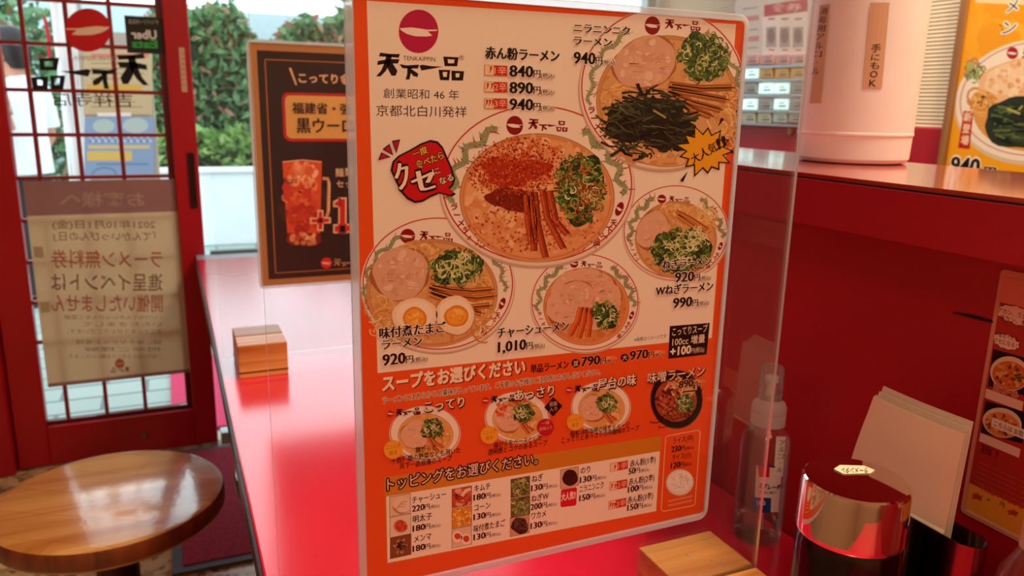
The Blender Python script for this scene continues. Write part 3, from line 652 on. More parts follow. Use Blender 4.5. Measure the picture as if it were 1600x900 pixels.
# ------------------------------------------------------------------ spray bottle
M['pet'] = clear('clear_bottle_plastic', (1, .985, .985), .6, haze=.035, rough=.05)
M['liquid'] = clear('pale_liquid', (.99, .98, .98), .3, ior=1.2)
M['cap'] = clear('frosted_cap', (.9, .87, .86), .7, haze=.6, rough=.25, hazecol=(.95, .88, .86))
k = .9
s0 = PZ(1181, 838, CTZ); s0.x = min(s0.x, XW-.034)
t = thing('spray_bottle', s0, 'small clear spray bottle of disinfectant standing at the red wall', 'bottle')
b = MB(); R0 = .0265; HT = .155
b.lathe([(R0-.006, 0), (R0-.001, .003), (R0, .009), (R0, .118), (R0-.002, .126), (R0-.009, .134), (.0145, .138), (.0145, .140)], s0, 40); b.build('bottle_body', M['pet'], t, smooth=40)
b = MB(); b.lathe([(R0-.008, .002), (R0-.002, .006), (R0-.0015, .012), (R0-.0015, .112)], s0, 40); b.build('liquid', M['liquid'], t, smooth=40)
b = MB(); b.lathe([(.0185, .139), (.0185, .151), (.0178, .152), (.0185, .153), (.0185, .158), (.017, .163), (.011, .168), (.011, .172)], s0, 36); b.build('collar', M['cap'], t, smooth=35)
b = MB(); b.lathe([(.0125, .168), (.012, .202), (.0105, .205), (.0, .2055)], s0, 32, cap1=False); b.build('overcap', clear('clear_cap', (.93, .9, .9), .9, haze=.12, rough=.1), t, smooth=35)
b = MB(); b.lathe([(.005, .165), (.005, .186), (.007, .187), (.007, .193), (.0, .193)], s0, 20); b.tube([s0+Vector((0, 0, .19)), s0+Vector((-.009, -.004, .19))], .0022); b.build('nozzle', mat('white_nozzle', '#e9dcd8', .4), t, smooth=35)
b = MB(); b.tube([s0+Vector((0, 0, .165)), s0+Vector((.002, 0, .08)), s0+Vector((.008, 0, .008))], .0014); b.build('dip_tube', M['cap'], t)
def cyl_print(c, rad, base): 
    """P(px, py) meeting a standing cylinder, with ink wrapped to its side"""
    def P(px, py):
        d = ray(px, py); a = d[0]**2+d[1]**2; bb = -2*(d[0]*c.x+d[1]*c.y); cc = c.x**2+c.y**2-rad**2
        q = max(bb*bb-4*a*cc, 0); s = (-bb-math.sqrt(q))/(2*a); return Vector((d[0]*s, d[1]*s, CZ+d[2]*s))
    class C(Print):
        def raw(s, pts, faces, col, z):
            n = len(s.v); col = lin(col)
            for p in pts:
                u = Vector((p.x-c.x, p.y-c.y, 0)).normalized()*(rad+z*5e-5); s.v.append(Vector((c.x+u.x, c.y+u.y, p.z)))
            for q in faces: s.f.append(tuple(i+n for i in q)); s.c.append(col)
        def sheet(s, quad, col, z, n=8):
            (ax, ay), (bx, by), (cx, cy), (dx, dy) = quad; pts = []
            for i in range(n+1):
                f = i/n; pts += [s.P(ax+(dx-ax)*f+(bx-ax+(cx-dx-bx+ax)*f)*g/6, ay+(dy-ay)*f+(by-ay+(cy-dy-by+ay)*f)*g/6) for g in range(7)]
            s.raw(pts, [(r*7+k, r*7+k+1, r*7+k+8, r*7+k+7) for r in range(n) for k in range(6)], col, z)
    return C(P, Vector((-c.x, -c.y, 0)).normalized())
pr = cyl_print(s0, R0+.0004, s0.z)
pr.sheet([(1182, 727), (1222, 733), (1216, 800), (1178, 800)], '#e3c9c4', 0); pr.sheet([(1213, 682), (1228, 682), (1223, 745), (1209, 740)], '#e6d3cd', 1)
pr.sheet([(1184, 727), (1203, 729), (1202, 746), (1186, 745)], '#c81330', 2); pr.sheet([(1184, 726), (1211, 728), (1211, 731), (1184, 729)], '#22386e', 2)
pr.sheet([(1178, 777), (1205, 778), (1204, 802), (1177, 800)], '#1f3d7c', 2)
pr.text('スプレーボトル', 1185, 762, 1226, 762, 8.5, '#20181c', 4, .03); pr.text('100', 1183, 789, 1196, 789, 7, '#e8eaf4', 4, .02); pr.text('詰め替え', 1186, 770, 1214, 771, 4, '#3a2c30', 4)
for i, c in enumerate('アルコール'): pr.text(c, 1221.5-i*1.2-(1.2 if c == 'ー' else 4.5), 696+i*10.5, 1221.5-i*1.2+(1.2 if c == 'ー' else 4.5), 696+i*10.5, 9, '#1c1618', 4, .02)
pr.build('label', M['print'], t)

# ------------------------------------------------------------------ sauce jar with a chrome lid
JT = CZ-.277
jt = PZ(1338, 748, JT); jrad = .0395; jh = JT-CTZ
t = thing('sauce_jar', (jt.x, jt.y, CTZ), 'glass sauce jar with a mirror-chrome lid in front of the napkins', 'jar')
M['chrome'] = mat('mirror_chrome', '#e6d9cf', .035, 1.0); M['sauce'] = mat('dark_brown_sauce', '#120604', .2, spec=.5)
M['jarglass'] = clear('jar_glass', (.90, .84, .80), 1.0, rough=.01)
c = Vector((jt.x, jt.y, CTZ)); r = jrad
b = MB(); b.lathe([(r-.004, 0), (r-.0005, .004), (r, .010), (r, jh-.052), (r-.002, jh-.046), (r-.003, jh-.04)], c, 56); b.build('glass_body', M['jarglass'], t, smooth=35)
b = MB(); b.lathe([(r-.006, .005), (r-.003, .01), (r-.003, jh-.068), (0.0, jh-.068)], c, 56, cap1=False); b.build('sauce', M['sauce'], t, smooth=35)
b = MB(); b.lathe([(r-.0015, jh-.044), (r+.0008, jh-.044), (r+.0012, jh-.042), (r+.0008, jh-.040), (r+.0005, jh-.004), (r-.0005, jh-.0012), (r-.002, jh), (0, jh+.0006)], c, 72, cap0=False, cap1=False); b.build('lid', M['chrome'], t, smooth=25)
b = MB(); d = PZ(1370, 770, JT-.012); u = Vector((d.x-c.x, d.y-c.y, 0)).normalized()
b.lathe([(.0022, -.0006), (.0022, .0004), (0, .0004)], c+u*(r+.0008)+Vector((0, 0, jh-.010)), 16, ax=(u.cross(Vector((0, 0, 1))), Vector((0, 0, 1)), u)); b.build('pour_hole', M['black'], t)
P = lambda x, y: PZ(x, y, JT+.0008)
b = MB(); b.prism([P(*q)+Vector((0, 0, .0001)) for q in ((1303, 733), (1312, 727), (1350, 728), (1367, 735), (1360, 740), (1318, 741))], (0, 0, .0002)); st = b.build('lid_sticker', mat('cream_sticker', '#e8d6b4', .5), t)
pr = Print(P, (0, 0, 1)); v, f = glyphs('ラーメンタレ', .015); xa, xb = min(p[0] for p in v), max(p[0] for p in v); A, B_ = P(1356, 732), P(1314, 732.5); U = (B_-A)/(xb-xa); Vv = (P(1335, 740)-P(1335, 729))/.9
pr.raw([A+U*(p[0]-xa)+Vv*(p[1]*.8) for p in v], f, '#241610', 0); [setattr(pr, 'v', [p+Vector((0, 0, .0005)) for p in pr.v])]; pr.build('lettering', M['print'], st)

# ------------------------------------------------------------------ napkins and their holder
M['nap'] = mat('soft_paper_napkin', '#e9cdb4', .85, noise=.025, nscale=14, bump=.12)
M['holder'] = mat('dark_polished_steel', '#84655c', .12, 1.0)
nx, ny0, ny1 = .552, .371, .468
hz = CTZ
t = thing('napkin_holder', (nx+.012, .385, hz), 'dark polished steel napkin holder against the red wall', 'napkin holder')
b = MB(); b.box(nx-.014, nx+.018, .342, .46, hz, hz+.004); b.build('base_plate', M['holder'], t, bevel=.001)
# one bent strip: front plate, rounded right end, back plate
pl = [(nx-.012, .404)]+[(nx-.012, .355)]+[(nx-.012*math.cos(a)+.002, .355-.012*math.sin(a)) for a in [PI*i/8 for i in range(1, 8)]]+[(nx+.016, .355), (nx+.016, .46)]
fz = lambda i: CTZ+.155
b = MB(); n = len(pl); inn = []
vs = []; zt = CTZ+.150
cen = Vector((nx+.002, .39))
for k, (x, y) in enumerate(pl):
    d = (cen-Vector((x, y))); d = Vector((d.x, 0)).normalized()*.0012 if abs(d.x) > .008 else Vector((0, .0012)); top = zt
    vs += [(x, y, hz+.003), (x, y, top), (x+d.x, y+d.y, hz+.003), (x+d.x, y+d.y, top)]
fs = []
for k in range(n-1):
    a, c_ = 4*k, 4*k+4; fs += [(a, c_, c_+1, a+1), (a+2, a+3, c_+3, c_+2), (a+1, c_+1, c_+3, a+3), (a, a+2, c_+2, c_)]
fs += [(0, 1, 3, 2), (4*n-4, 4*n-2, 4*n-1, 4*n-3)]
b.add(vs, fs)
b.build('bent_plate', M['holder'], t, smooth=50)
# corner lobe of the front plate, rounded at its free top edge
def napkin(i, x, lab, grp):
    t0 = thing('paper_napkin', (x, .395, CTZ+.005), lab, 'napkin', grp)
    ya, yb = ny0+random.uniform(-.0012, .0012)+i*.0006, ny1+random.uniform(-.0012, .0012)
    z0, zt = CTZ+.006, CZ-.2425+random.uniform(-.0015, .0015)+i*.0010
    b = MB(); nu, nv = 12, 14; v = []
    for side in (0, 1):
        for q in range(nv+1):
            f = q/nv; z = z0+(zt-z0)*f
            for p in range(nu+1):
                g = p/nu; y = ya+(yb-ya)*g
                y2 = y+(.006*math.sin(PI*min(1, f*1.05))*g if g > .5 else 0)-(.009*max(0, f-.5)**2/.25*max(0, g-.3)/.7)
                bow = -.004*math.sin(PI*g)*f+.010*(f**2)
                v.append((x+bow*.6+side*.0007-.0012*math.sin(PI*f)*(i < 1), y2, z))
    k = (nu+1)*(nv+1); f_ = []
    for q in range(nv):
        for p in range(nu):
            a = q*(nu+1)+p; f_ += [(a, a+1, a+nu+2, a+nu+1), (k+a, k+a+nu+1, k+a+nu+2, k+a+1)]
    bd = [p for p in range(nu+1)]+[q*(nu+1)+nu for q in range(1, nv+1)]+[nv*(nu+1)+p for p in range(nu-1, -1, -1)]+[q*(nu+1) for q in range(nv-1, 0, -1)]
    f_ += [(bd[j], k+bd[j], k+bd[(j+1) % len(bd)], bd[(j+1) % len(bd)]) for j in range(len(bd))]
    b.add(v, f_); b.build('sheet', M['nap'], t0, smooth=60)
    if i == 0:
        b = MB(); v = []; F_ = .64                       # the folded-over half on the face of the front napkin
        for q in range(nv+1):
            f = F_*q/nv; z = z0+(zt-z0)*f
            for p in range(nu+1):
                g = p/nu; y = ya+(yb-ya)*g+(.006*math.sin(PI*min(1, f*1.05))*g if g > .5 else 0)-(.009*max(0, f-.5)**2/.25*max(0, g-.3)/.7)
                v.append((x+(-.004*math.sin(PI*g)*f+.010*f**2)*.6-.0012*math.sin(PI*f)-.0007, y, z))
        b.add(v, [(q*(nu+1)+p, q*(nu+1)+p+1, (q+1)*(nu+1)+p+1, (q+1)*(nu+1)+p) for q in range(nv) for p in range(nu)])
        o = b.build('fold_flap', M['nap'], t0, smooth=60); sm = o.modifiers.new('thick', 'SOLIDIFY'); sm.thickness = .0004
for i in range(9):
    x = nx-.0075+i*.0017
    napkin(i, x, 'frontmost white paper napkin standing in the steel holder' if i == 0 else 'white paper napkin in the stack behind the frontmost one', 'paper napkins in the steel holder')

# ------------------------------------------------------------------ clear bottle at the right edge
q = PX(1628, 890, .553); bc = Vector((q.x, q.y, CTZ)); zs = q.z
t = thing('condiment_bottle', bc, 'clear plastic bottle cut off at the bottom right edge, in front of the leaflet', 'bottle')
b = MB(); hh = zs-CTZ+.012
b.lathe([(.024, 0), (.027, .004), (.027, hh-.03), (.0255, hh-.018), (.019, hh-.006), (.0165, hh), (.0165, hh+.004)], bc, 36); b.build('bottle_body', M['pet'], t, smooth=40)
b = MB(); b.lathe([(.025, .002), (.0255, hh*.55), (0, hh*.55)], bc, 30, cap1=False); b.build('contents', mat('brown_condiment', '#5b2a18', .4), t, smooth=40)
b = MB(); b.lathe([(.0165, hh+.004), (.016, hh+.028), (.006, hh+.034), (.004, hh+.05), (0, hh+.05)], bc, 30, cap1=False); b.build('cap', mat('pale_cap', '#d8a98c', .5), t, smooth=40)

# ------------------------------------------------------------------ ceiling lamps (above the frame)
for l, s, p, c in LAMPS:
    t = thing('ceiling_lamp', (l[0], l[1], 2.375), 'square ceiling lamp with a white diffuser in a metal frame', 'lamp', 'ceiling lamps')
    b = MB(); w = s[0]/2
    for a in ((-w-.02, w+.02, -w-.02, -w), (-w-.02, w+.02, w, w+.02), (-w-.02, -w, -w, w), (w, w+.02, -w, w)): b.box(l[0]+a[0], l[0]+a[1], l[1]+a[2], l[1]+a[3], 2.366, 2.4)
    b.build('lamp_frame', M['alu'], t)
    b = MB(); b.box(l[0]-w, l[0]+w, l[1]-w, l[1]+w, 2.385, 2.395); b.build('diffuser', mat('lit_diffuser', c, .5, emit=1.5), t)

# ------------------------------------------------------------------ far wall: ticket machine and framed poster
P = lambda x, y: PX(x, y, 1.60)
y0, y1 = PX(1275, 100, 1.6).y, PX(1140, 100, 1.6).y
zb = CZ-.030
t = thing('ticket_machine', (1.66, (y0+y1)/2, 0), 'ticket vending machine with rows of lit buttons beyond the ledge', 'machine')
b = MB(); b.box(1.602, XFAR-.014, y0, y1, zb, 1.75); b.build('cabinet', mat('pale_grey_steel', '#c9c7c4', .35, .3, noise=.03), t, bevel=.004)
b = MB(); b.box(1.606, XFAR-.014, y0+.004, y1-.004, .0, zb); b.build('red_base', M['wallred'], t)
pm2 = printmat('panel_print', .4); pr = Print(P, (-1, 0, 0))
def rc4(q, x0, y0, x1, y1, c, z, vp=(255, 150)):
    f = lambda x, y: (x, y+(vp[1]-y)/(vp[0]-((x0+x1)/2))*(x-(x0+x1)/2)); q.poly([f(x0, y0), f(x1, y0), f(x1, y1), f(x0, y1)], c, z)
rc4(pr, 1150, -30, 1274, 90, '#d6d3d0', 1); rc4(pr, 1194, 3, 1262, 22, '#b9485a', 3); rc4(pr, 1191, 22, 1262, 86, '#ece6e4', 2)
pr.text('食券', 1204, 18, 1252, 17, 12, '#e9c5c8', 5, .02)
for i in range(3):
    x = 1197+i*21; rc4(pr, x, 42, x+16, 74, '#b3a8ac', 4); pr.ell(x+8, 56, 6, 12, '#8b7d83', 6); pr.stroke([(x+3, 30), (x+14, 29)], 2.5, '#a8576a', 5); pr.stroke([(x+4, 78), (x+13, 78)], 2.5, '#cf4b62', 5)
for y in (30, 62): rc4(pr, 1160, y-5, 1186, y+3, '#c98f95', 3)
for y in (12, 46, 74): rc4(pr, 1160, y, 1184, y+2, '#9a9598', 3)
pr.build('header_sheet', pm2, t)
rows = [(93, 'pppp'), (114, 'Lyyy'), (138, 'gLLg'), (163, 'LgLg'), (184, 'eelg')]
cl_ = dict(p='#d3a7ac', y='#d8b465', g='#9db0b4', e='#b9cdb8', l='#a9d9d6')
M['btnlit'] = mat('lit_button', (.62, 1.0, .96), .4, emit=1.0)
for y, kinds in rows:
    b = MB(); a, c = P(1140, y+11), P(1275, y+11); b.box(1.590, 1.604, y0+.002, y1-.002, PX(1215, y+13, 1.6).z, PX(1215, y+9, 1.6).z); b.build('button_rail', M['alu'], t)
    for i, kd in enumerate(kinds):
        xx = 1166+i*24.5-(y-90)*.04; a = P(xx, y); c = P(xx+20, y); z = PX(xx+10, y, 1.6).z
        b = MB(); b.box(1.592, 1.604, min(a.y, c.y), max(a.y, c.y), PX(xx+10, y+8, 1.6).z, PX(xx+10, y-8, 1.6).z)
        o = b.build('button', M['btnlit'] if kd == 'L' else mat('button_'+kd, cl_[kd], .4), t, bevel=.002)
        pb = Print(lambda x, y: PX(x, y, 1.5915), (-1, 0, 0)); pb.stroke([(xx+4, y+3), (xx+16, y+2.5)], 2.2, '#55686c', 0); pb.stroke([(xx+5, y-2), (xx+13, y-2.3)], 1.6, '#7d8f92', 0); pb.build('caption', pm2, o)
b = MB(); c = PX(1235, 203, 1.6); b.lathe([(.012, 0), (.012, .006), (.008, .010), (0, .010)], (1.606, c.y, c.z-.004), 20, ax=(Vector((0, 1, 0)), Vector((0, 0, 1)), Vector((-1, 0, 0)))); b.build('coin_lock', mat('brass_lock', '#9c7a3a', .3, .9), t, smooth=40)

xp = XFAR-.04
P = lambda x, y: PX(x, y, xp)
f0 = P(1497, 0); zB = CZ-.27; zT = CZ+.42; yL = P(1484, 130).y; fw = .022; yR = yL-.62
t = thing('framed_poster', (XFAR-.02, (yL+yR)/2, zB), 'yellow ramen poster in a wooden frame on the far wall', 'poster')
b = MB(); o_ = [(XFAR-.001, yR, zB), (XFAR-.001, yL, zB), (XFAR-.001, yL, zT), (XFAR-.001, yR, zT)]; i_ = [(XFAR-.001, yR+fw, zB+fw), (XFAR-.001, yL-fw, zB+fw), (XFAR-.001, yL-fw, zT-fw), (XFAR-.001, yR+fw, zT-fw)]
b.frame(o_, i_, (-.045, 0, 0)); b.build('frame', wood('poster_frame_wood', '#8a5a25', '#b9823f', 30, 2), t, bevel=.003)
pr = Print(P, (-1, 0, 0), lambda p: Vector((p.x, min(max(p.y, yR+fw), yL-fw), min(max(p.z, zB+fw), zT-fw))))
pr.raw([Vector((xp, yR+fw, zB+fw)), Vector((xp, yL-fw, zB+fw)), Vector((xp, yL-fw, zT-fw)), Vector((xp, yR+fw, zT-fw))], [(0, 1, 2, 3)], '#f0a613', 0)
pr.dots(1560, 60, 70, 60, 40, 10, 30, ['#f2ac1c', '#eda10f', '#f4b32c'], 1)
pr.poly([(1524, -4), (1610, -4), (1610, 8), (1524, 4)], '#f0d9a4', 3)
for a in range(2): pass
pr.text('メ', 1572, 20, 1590, 18, 20, '#f6efe0', 4, .09); pr.text('メ', 1572, 20, 1590, 18, 20, '#31475a', 6, .02)
pr.text('ン', 1565, 54, 1586, 53, 22, '#f6efe0', 4, .09); pr.text('ン', 1565, 54, 1586, 53, 22, '#31475a', 6, .02)
pr.text('ー', 1601, 25, 1606, 24, 22, '#31475a', 6, .02)
bx, by = 1618, 158
pr.ell(bx, by+2, 128, 98, '#d9c2a0', 5, -8); pr.ell(bx, by-2, 126, 95, '#f1e4cf', 6, -8); pr.ring(bx, by-4, 119, 89, 2, '#c98a86', 7, rot=-8)
pr.ell(bx+2, by+6, 101, 72, '#d99a4a', 8, -8)
pr.curls(1524, 112, 16, 14, 60, 3, 8, 2.2, ['#7a9a4e', '#5d8443', '#a9b96a', '#b0705a'], 8)
disc(pr, 1582, 83, 9, 9.5, '#a81c2c', '#f1e4cf', 10); pr.text('天', 1597, 90, 1612, 90, 14, '#3a2a20', 11, .04)
pr.blob(1590, 125, 62, 34, '#e9b987', 12, .06, -14); pr.blob(1588, 120, 52, 25, '#f0cda4', 13, .08, -14); pr.dots(1590, 122, 50, 24, 60, 2, 6, ['#e6b682', '#f3d7b4', '#d99f68'], 14, -14)
pr.curls(1532, 160, 14, 14, 50, 6, 14, 3, ['#e2a556', '#cf8a38', '#edbe78'], 12)
pr.blob(1604, 192, 66, 42, '#27331f', 16, .12, 8)
for _ in range(90):
    x, y = random.uniform(1545, 1610), random.uniform(160, 228)
    if ((x-1604)/66)**2+((y-192)/42)**2 < .9: pr.stroke([(x, y), (x+random.uniform(12, 30), y+random.uniform(-3, 9))], random.uniform(2, 5), random.choice(['#1b2518', '#33422a', '#44572f', '#141b14', '#5b6f38']), 17+random.random())
pr.stroke([(1574, 170), (1594, 178)], 3.5, '#b5a555', 19); pr.stroke([(1592, 172), (1598, 165)], 3, '#a99a4a', 19)
pr.poly([(1506, 173), (1521, 175), (1515, 233), (1497, 231)], '#b51a20', 20)
for i, c in enumerate('新登場'): pr.text(c, 1505-i*2.2, 189+i*18, 1517-i*2.2, 190+i*18, 14, '#f2c9a6', 22, .03)
pr.text('940', 1484, 270, 1528, 275, 28, '#f7ecd6', 22, .09); pr.text('940', 1484, 270, 1528, 275, 28, '#1c1712', 24, .02, 2)
pr.text('円', 1536, 276, 1554, 278, 17, '#f7ecd6', 22, .07); pr.text('円', 1536, 276, 1554, 278, 17, '#1c1712', 24, .03)
pr.build('sheet', printmat('poster_print', .3), t)

# ------------------------------------------------------------------ ramen leaflet on the low wall
LX = XW-.0015
P = lambda x, y: PX(x, y, LX)
q0, q1 = P(1557, 430), P(1508, 800)
yl = (q0.y+q1.y)/2; zt, zb = q0.z, q1.z; yr = yl-.155
t = thing('leaflet', (XW, (yl+yr)/2, zb), 'red ramen leaflet with bowl pictures stuck on the low wall at right', 'leaflet')
b = MB(); b.prism([(XW-.0012, y, z) for y, z in rrect(yr, yl+.001, zb-.002, zt+.006, .004, 3)], (.0011, 0, 0)); b.build('laminate', mat('laminate_sheet', '#d98e74', .3), t)
zz = lambda z: z
pr = Print(P, (-1, 0, 0), lambda p: Vector((p.x, max(min(p.y, yl-.003), yr+.002), min(max(p.z, zb+.001), zt))))
def rq(x0, y0, x1, y1, c, z):
    """box whose left edge runs at x0 (top) and whose top edge follows the wall's horizontals"""
    a = P(x0, y0); bz = P(x0, y1).z; e = P(x1, y0+(x1-x0)*.3).y
    pr.raw([Vector((LX, a.y, a.z)), Vector((LX, e, a.z)), Vector((LX, e, bz)), Vector((LX, a.y, bz))], [(0, 1, 2, 3)], c, z)
pr.raw([Vector((LX, yr+.002, zb+.012)), Vector((LX, yl-.003, zb+.012)), Vector((LX, yl-.003, zt)), Vector((LX, yr+.002, zt))], [(0, 1, 2, 3)], '#b02a20', 0)
a = P(1555, 470).z; pr.raw([Vector((LX, yr+.002, a)), Vector((LX, yl-.003, a)), Vector((LX, yl-.003, zt)), Vector((LX, yr+.002, zt))], [(0, 1, 2, 3)], '#e0806a', 1)
a, c = P(1516, 755).z, P(1510, 795).z; pr.raw([Vector((LX, yr+.002, c)), Vector((LX, yl-.003, c)), Vector((LX, yl-.003, a)), Vector((LX, yr+.002, a))], [(0, 1, 2, 3)], '#e8962c', 1)
pr.raw([Vector((LX, yr+.002, zb+.001)), Vector((LX, yl-.003, zb+.001)), Vector((LX, yl-.003, c)), Vector((LX, yr+.002, c))], [(0, 1, 2, 3)], '#eab58c', 1)
def spiky(cx, cy, rx, ry, n, col, edge, z, tilt=.25, inner=.86):
    for g, cc, zz_ in ((1.07, edge, z), (1, col, z+1)):
        pr.poly([(cx+g*rx*(1 if k % 2 else inner)*math.cos(PI*k/n), cy+g*ry*(1 if k % 2 else inner)*math.sin(PI*k/n)+tilt*rx*math.cos(PI*k/n)*g) for k in range(2*n)], cc, zz_)
spiky(1592, 494, 38, 15, 13, '#f0c8b4', '#3a0c0a', 3); spiky(1572, 534, 22, 12, 11, '#f0c8b4', '#3a0c0a', 3)
def lt(s, x0, y0, x1, h, col='#2a0c0a', z=8, bold=.02): pr.text(s, x0, y0, x1, y0+(y0-150)/(x0-255)*(x1-x0), h, col, z, bold)
lt('アカン、うま味', 1559, 488, 1612, 9); lt('アカン、辛味', 1562, 499, 1612, 9); lt('一度食べたら', 1554, 524, 1590, 8); lt('クセになる！', 1553, 534, 1588, 8)
def lbowl(x, y, w, h, soup):
    pr.poly([(x, y), (x+w, y+w*.28), (x+w-4, y+h+w*.28), (x-8, y+h)], '#1a0d0b', 3); cx, cy = x+w/2-5, y+h/2+w*.14
    pr.ell(cx, cy+1, w*.5, h*.46, '#eac6a8', 5, 16); pr.ell(cx, cy+4, w*.45, h*.38, soup, 6, 16); pr.dots(cx, cy+4, w*.4, h*.3, 60, 1, 4, ['#a94a1c', '#d98538', '#7d2c14', '#e2a35a'], 7, 16); pr.dots(cx+14, cy+8, 8, 6, 16, 1, 2.5, ['#3d3a1c', '#5c5a24'], 8)
lbowl(1552, 545, 62, 58, '#d06a26'); lbowl(1540, 626, 62, 50, '#d88a3a')
lt('旨から', 1552, 609, 1590, 11, '#e8a08a', 10, .07); lt('旨から', 1552, 609, 1590, 11, '#8c1c14', 12, .01)
rq(1541, 607, 1600, 622, '#ecc0a6', 9); rq(1532, 676, 1596, 690, '#ecc0a6', 9)
lt('税込 840円', 1556, 624, 1588, 8); rq(1551, 652, 1610, 667, '#f2d3bd', 11); lt('こちらは お取り寄せ', 1553, 665, 1622, 9, z=13)
lt('旨！', 1533, 706, 1558, 14, '#5a120c', 8)
for r in range(5): lt('・'.join(['ー'*3]*4), 1530-r*2.2, 724+r*7, 1612, 4, '#e0907a', 8, 0)
lt('辛ん粉トッピング', 1530, 764, 1600, 11, '#c2401c', 8, .03); lt('+', 1541, 782, 1547, 6); lt('円', 1562, 790, 1569, 8)
for x, y in ((1527, 776), (1583, 801)): pr.blob(x, y, 9, 4, '#c2401c', 8, .2, 25); pr.stroke([(x-8, y+3), (x+9, y-1)], 1.2, '#8a2410', 9)
pr.build('print', printmat('leaflet_print', .4), t)

# ------------------------------------------------------------------ card cases on the partitions
M['weld'] = clear('case_rim_plastic', (.92, .94, .95), .9, haze=.4, rough=.2, hazecol=(.93, .95, .97))
M['sleeve'] = clear('case_sleeve', (.99, .99, .99), .55, ior=1.35, rough=.05)
M['paper'] = mat('white_paper', '#efe6d8', .6, noise=.01)
def card_case(t, x0, x1, z0, z1, y, rims, back):
    """clear stiff sleeve: welded rim round a front and back sheet; y = its front face"""
    l, r, bt, tp = rims; n = 5
    o = rrect(x0, x1, z0, z1, .009, n); i = rrect(x0+l, x1-r, z0+bt, z1-tp, .004, n)
    b = MB(); b.frame([(x, y, z) for x, z in o], [(x, y, z) for x, z in i], (0, .0034, 0)); b.build('case_rim', M['weld'], t, bevel=.0006)
    b = MB(); b.add([(x, y+.0002, z) for x, z in i], [tuple(range(len(i)))]); b.build('clear_front', M['sleeve'], t)
YM = .4944
P1 = lambda x, y: PY(x, y, YM)
mx0, mx1, mz0, mz1 = .1035, .4085, CZ-.348, CZ+.069
t = thing('menu', (.256, YM+.002, mz0), 'large orange laminated ramen menu in a clear case on the front partition', 'menu')
card_case(t, mx0, mx1, mz0, mz1, YM-.0018, (.0055, .0035, .0055, .0045), None)
px0, px1, pz0, pz1 = .109, .4052, CZ-.3425, CZ+.0645
b = MB(); b.box(px0, px1, YM+.0001, YM+.0012, pz0, pz1); b.build('sheet', M['paper'], t)
INK = printmat('menu_ink', .42)
clampm = lambda p: Vector((min(max(p.x, px0), px1), p.y, min(max(p.z, pz0), pz1)))
new = lambda: Print(P1, (0, -1, 0), clampm)
ORA, WHT, BLK, CRM, GOLD = '#e8561a', '#f3e6d4', '#1c0d10', '#f7e2c6', '#cf8420'
VX, VY = 3633, 224
def sy(x0, y0, x): return y0+(VY-y0)/(VX-x0)*(x-x0)
def quad(q, x0, y0, x1, h, c, z, dxb=0): q.poly([(x0, y0), (x1, sy(x0, y0, x1)), (x1+dxb, sy(x0, y0+h, x1)), (x0+dxb, y0+h)], c, z)
pr = new(); pr.raw([Vector((x, YM, z)) for x, z in ((px0, pz0), (px1, pz0), (px1, pz1), (px0, pz1))], [(0, 1, 2, 3)], ORA, 0)
pr.poly([(573, 1), (1150, 38), (1112, 528), (590, 583)], WHT, 1)
pr.poly([(600, 746), (1034, 681), (1025.5, 799), (605, 881)], GOLD, 1); pr.poly([(603.5, 776), (1031, 705), (1025, 798.5), (605.5, 879.5)], WHT, 2)
P = [(1040, 684), (1043, 681), (1091, 672), (1094, 675), (1086, 787), (1083, 790), (1036, 799), (1033, 796)]
for i in range(8): pr.stroke([P[i], P[(i+1) % 8]], 1.1, '#f6c9a0', 2)
pr.build('ground_print', INK, t)

# bowls -------------------------------------------------------------
RED, DRED = '#b5121f', '#8c1018'
def dragon(q, cx, cy, rx, ry, a0, a1, w, z):
    n = 26; A = [math.radians(a0+(a1-a0)*k/n) for k in range(n+1)]; w *= .85
    pts = [(cx+(rx+w*.38*math.sin(k*.85))*math.cos(a), cy-(ry+w*.38*math.sin(k*.85))*math.sin(a)) for k, a in enumerate(A)]
    q.stroke(pts, w*.72, '#98a074', z, w*.5)
    for k in range(n*5):
        x, y = random.choice(pts); a = random.uniform(0, 6.28); r = w*random.uniform(.05, .42); x2, y2 = x+r*math.cos(a), y+r*math.sin(a)
        q.stroke([(x2, y2), (x2+random.uniform(-w, w)*.16, y2-random.uniform(-.3, .3)*w*.5)], w*.09, random.choice(['#5d7048', '#6f8052', '#b9bb92', '#4f6140', '#87925f']), z+.5+random.random()*.3, w*.04)
    for k in range(n):
        x, y = pts[k]; a = A[k]+random.uniform(-.6, .6); r = w*random.uniform(.5, .95); sg = random.choice((1, 1, -1))
        q.stroke([(x+sg*w*.3*math.cos(a), y-sg*w*.3*math.sin(a)), (x+sg*r*math.cos(a)+w*.1, y-sg*r*math.sin(a)-w*.2)], w*.2, random.choice(['#b5434a', '#a8506a', '#c05a3a', '#7a8f5a', '#9a4a60']), z+.9, w*.03)
def ring_text(q, cx, cy, rx, ry, a0, s, step, h, z):
    for k, c in enumerate(s):
        a = math.radians(a0+step*k); x, y = cx+rx*math.cos(a), cy-ry*math.sin(a); q.text(c, x-h*.45, y+h*.5, x+h*.45, y+h*.5, h, DRED, z, .03)
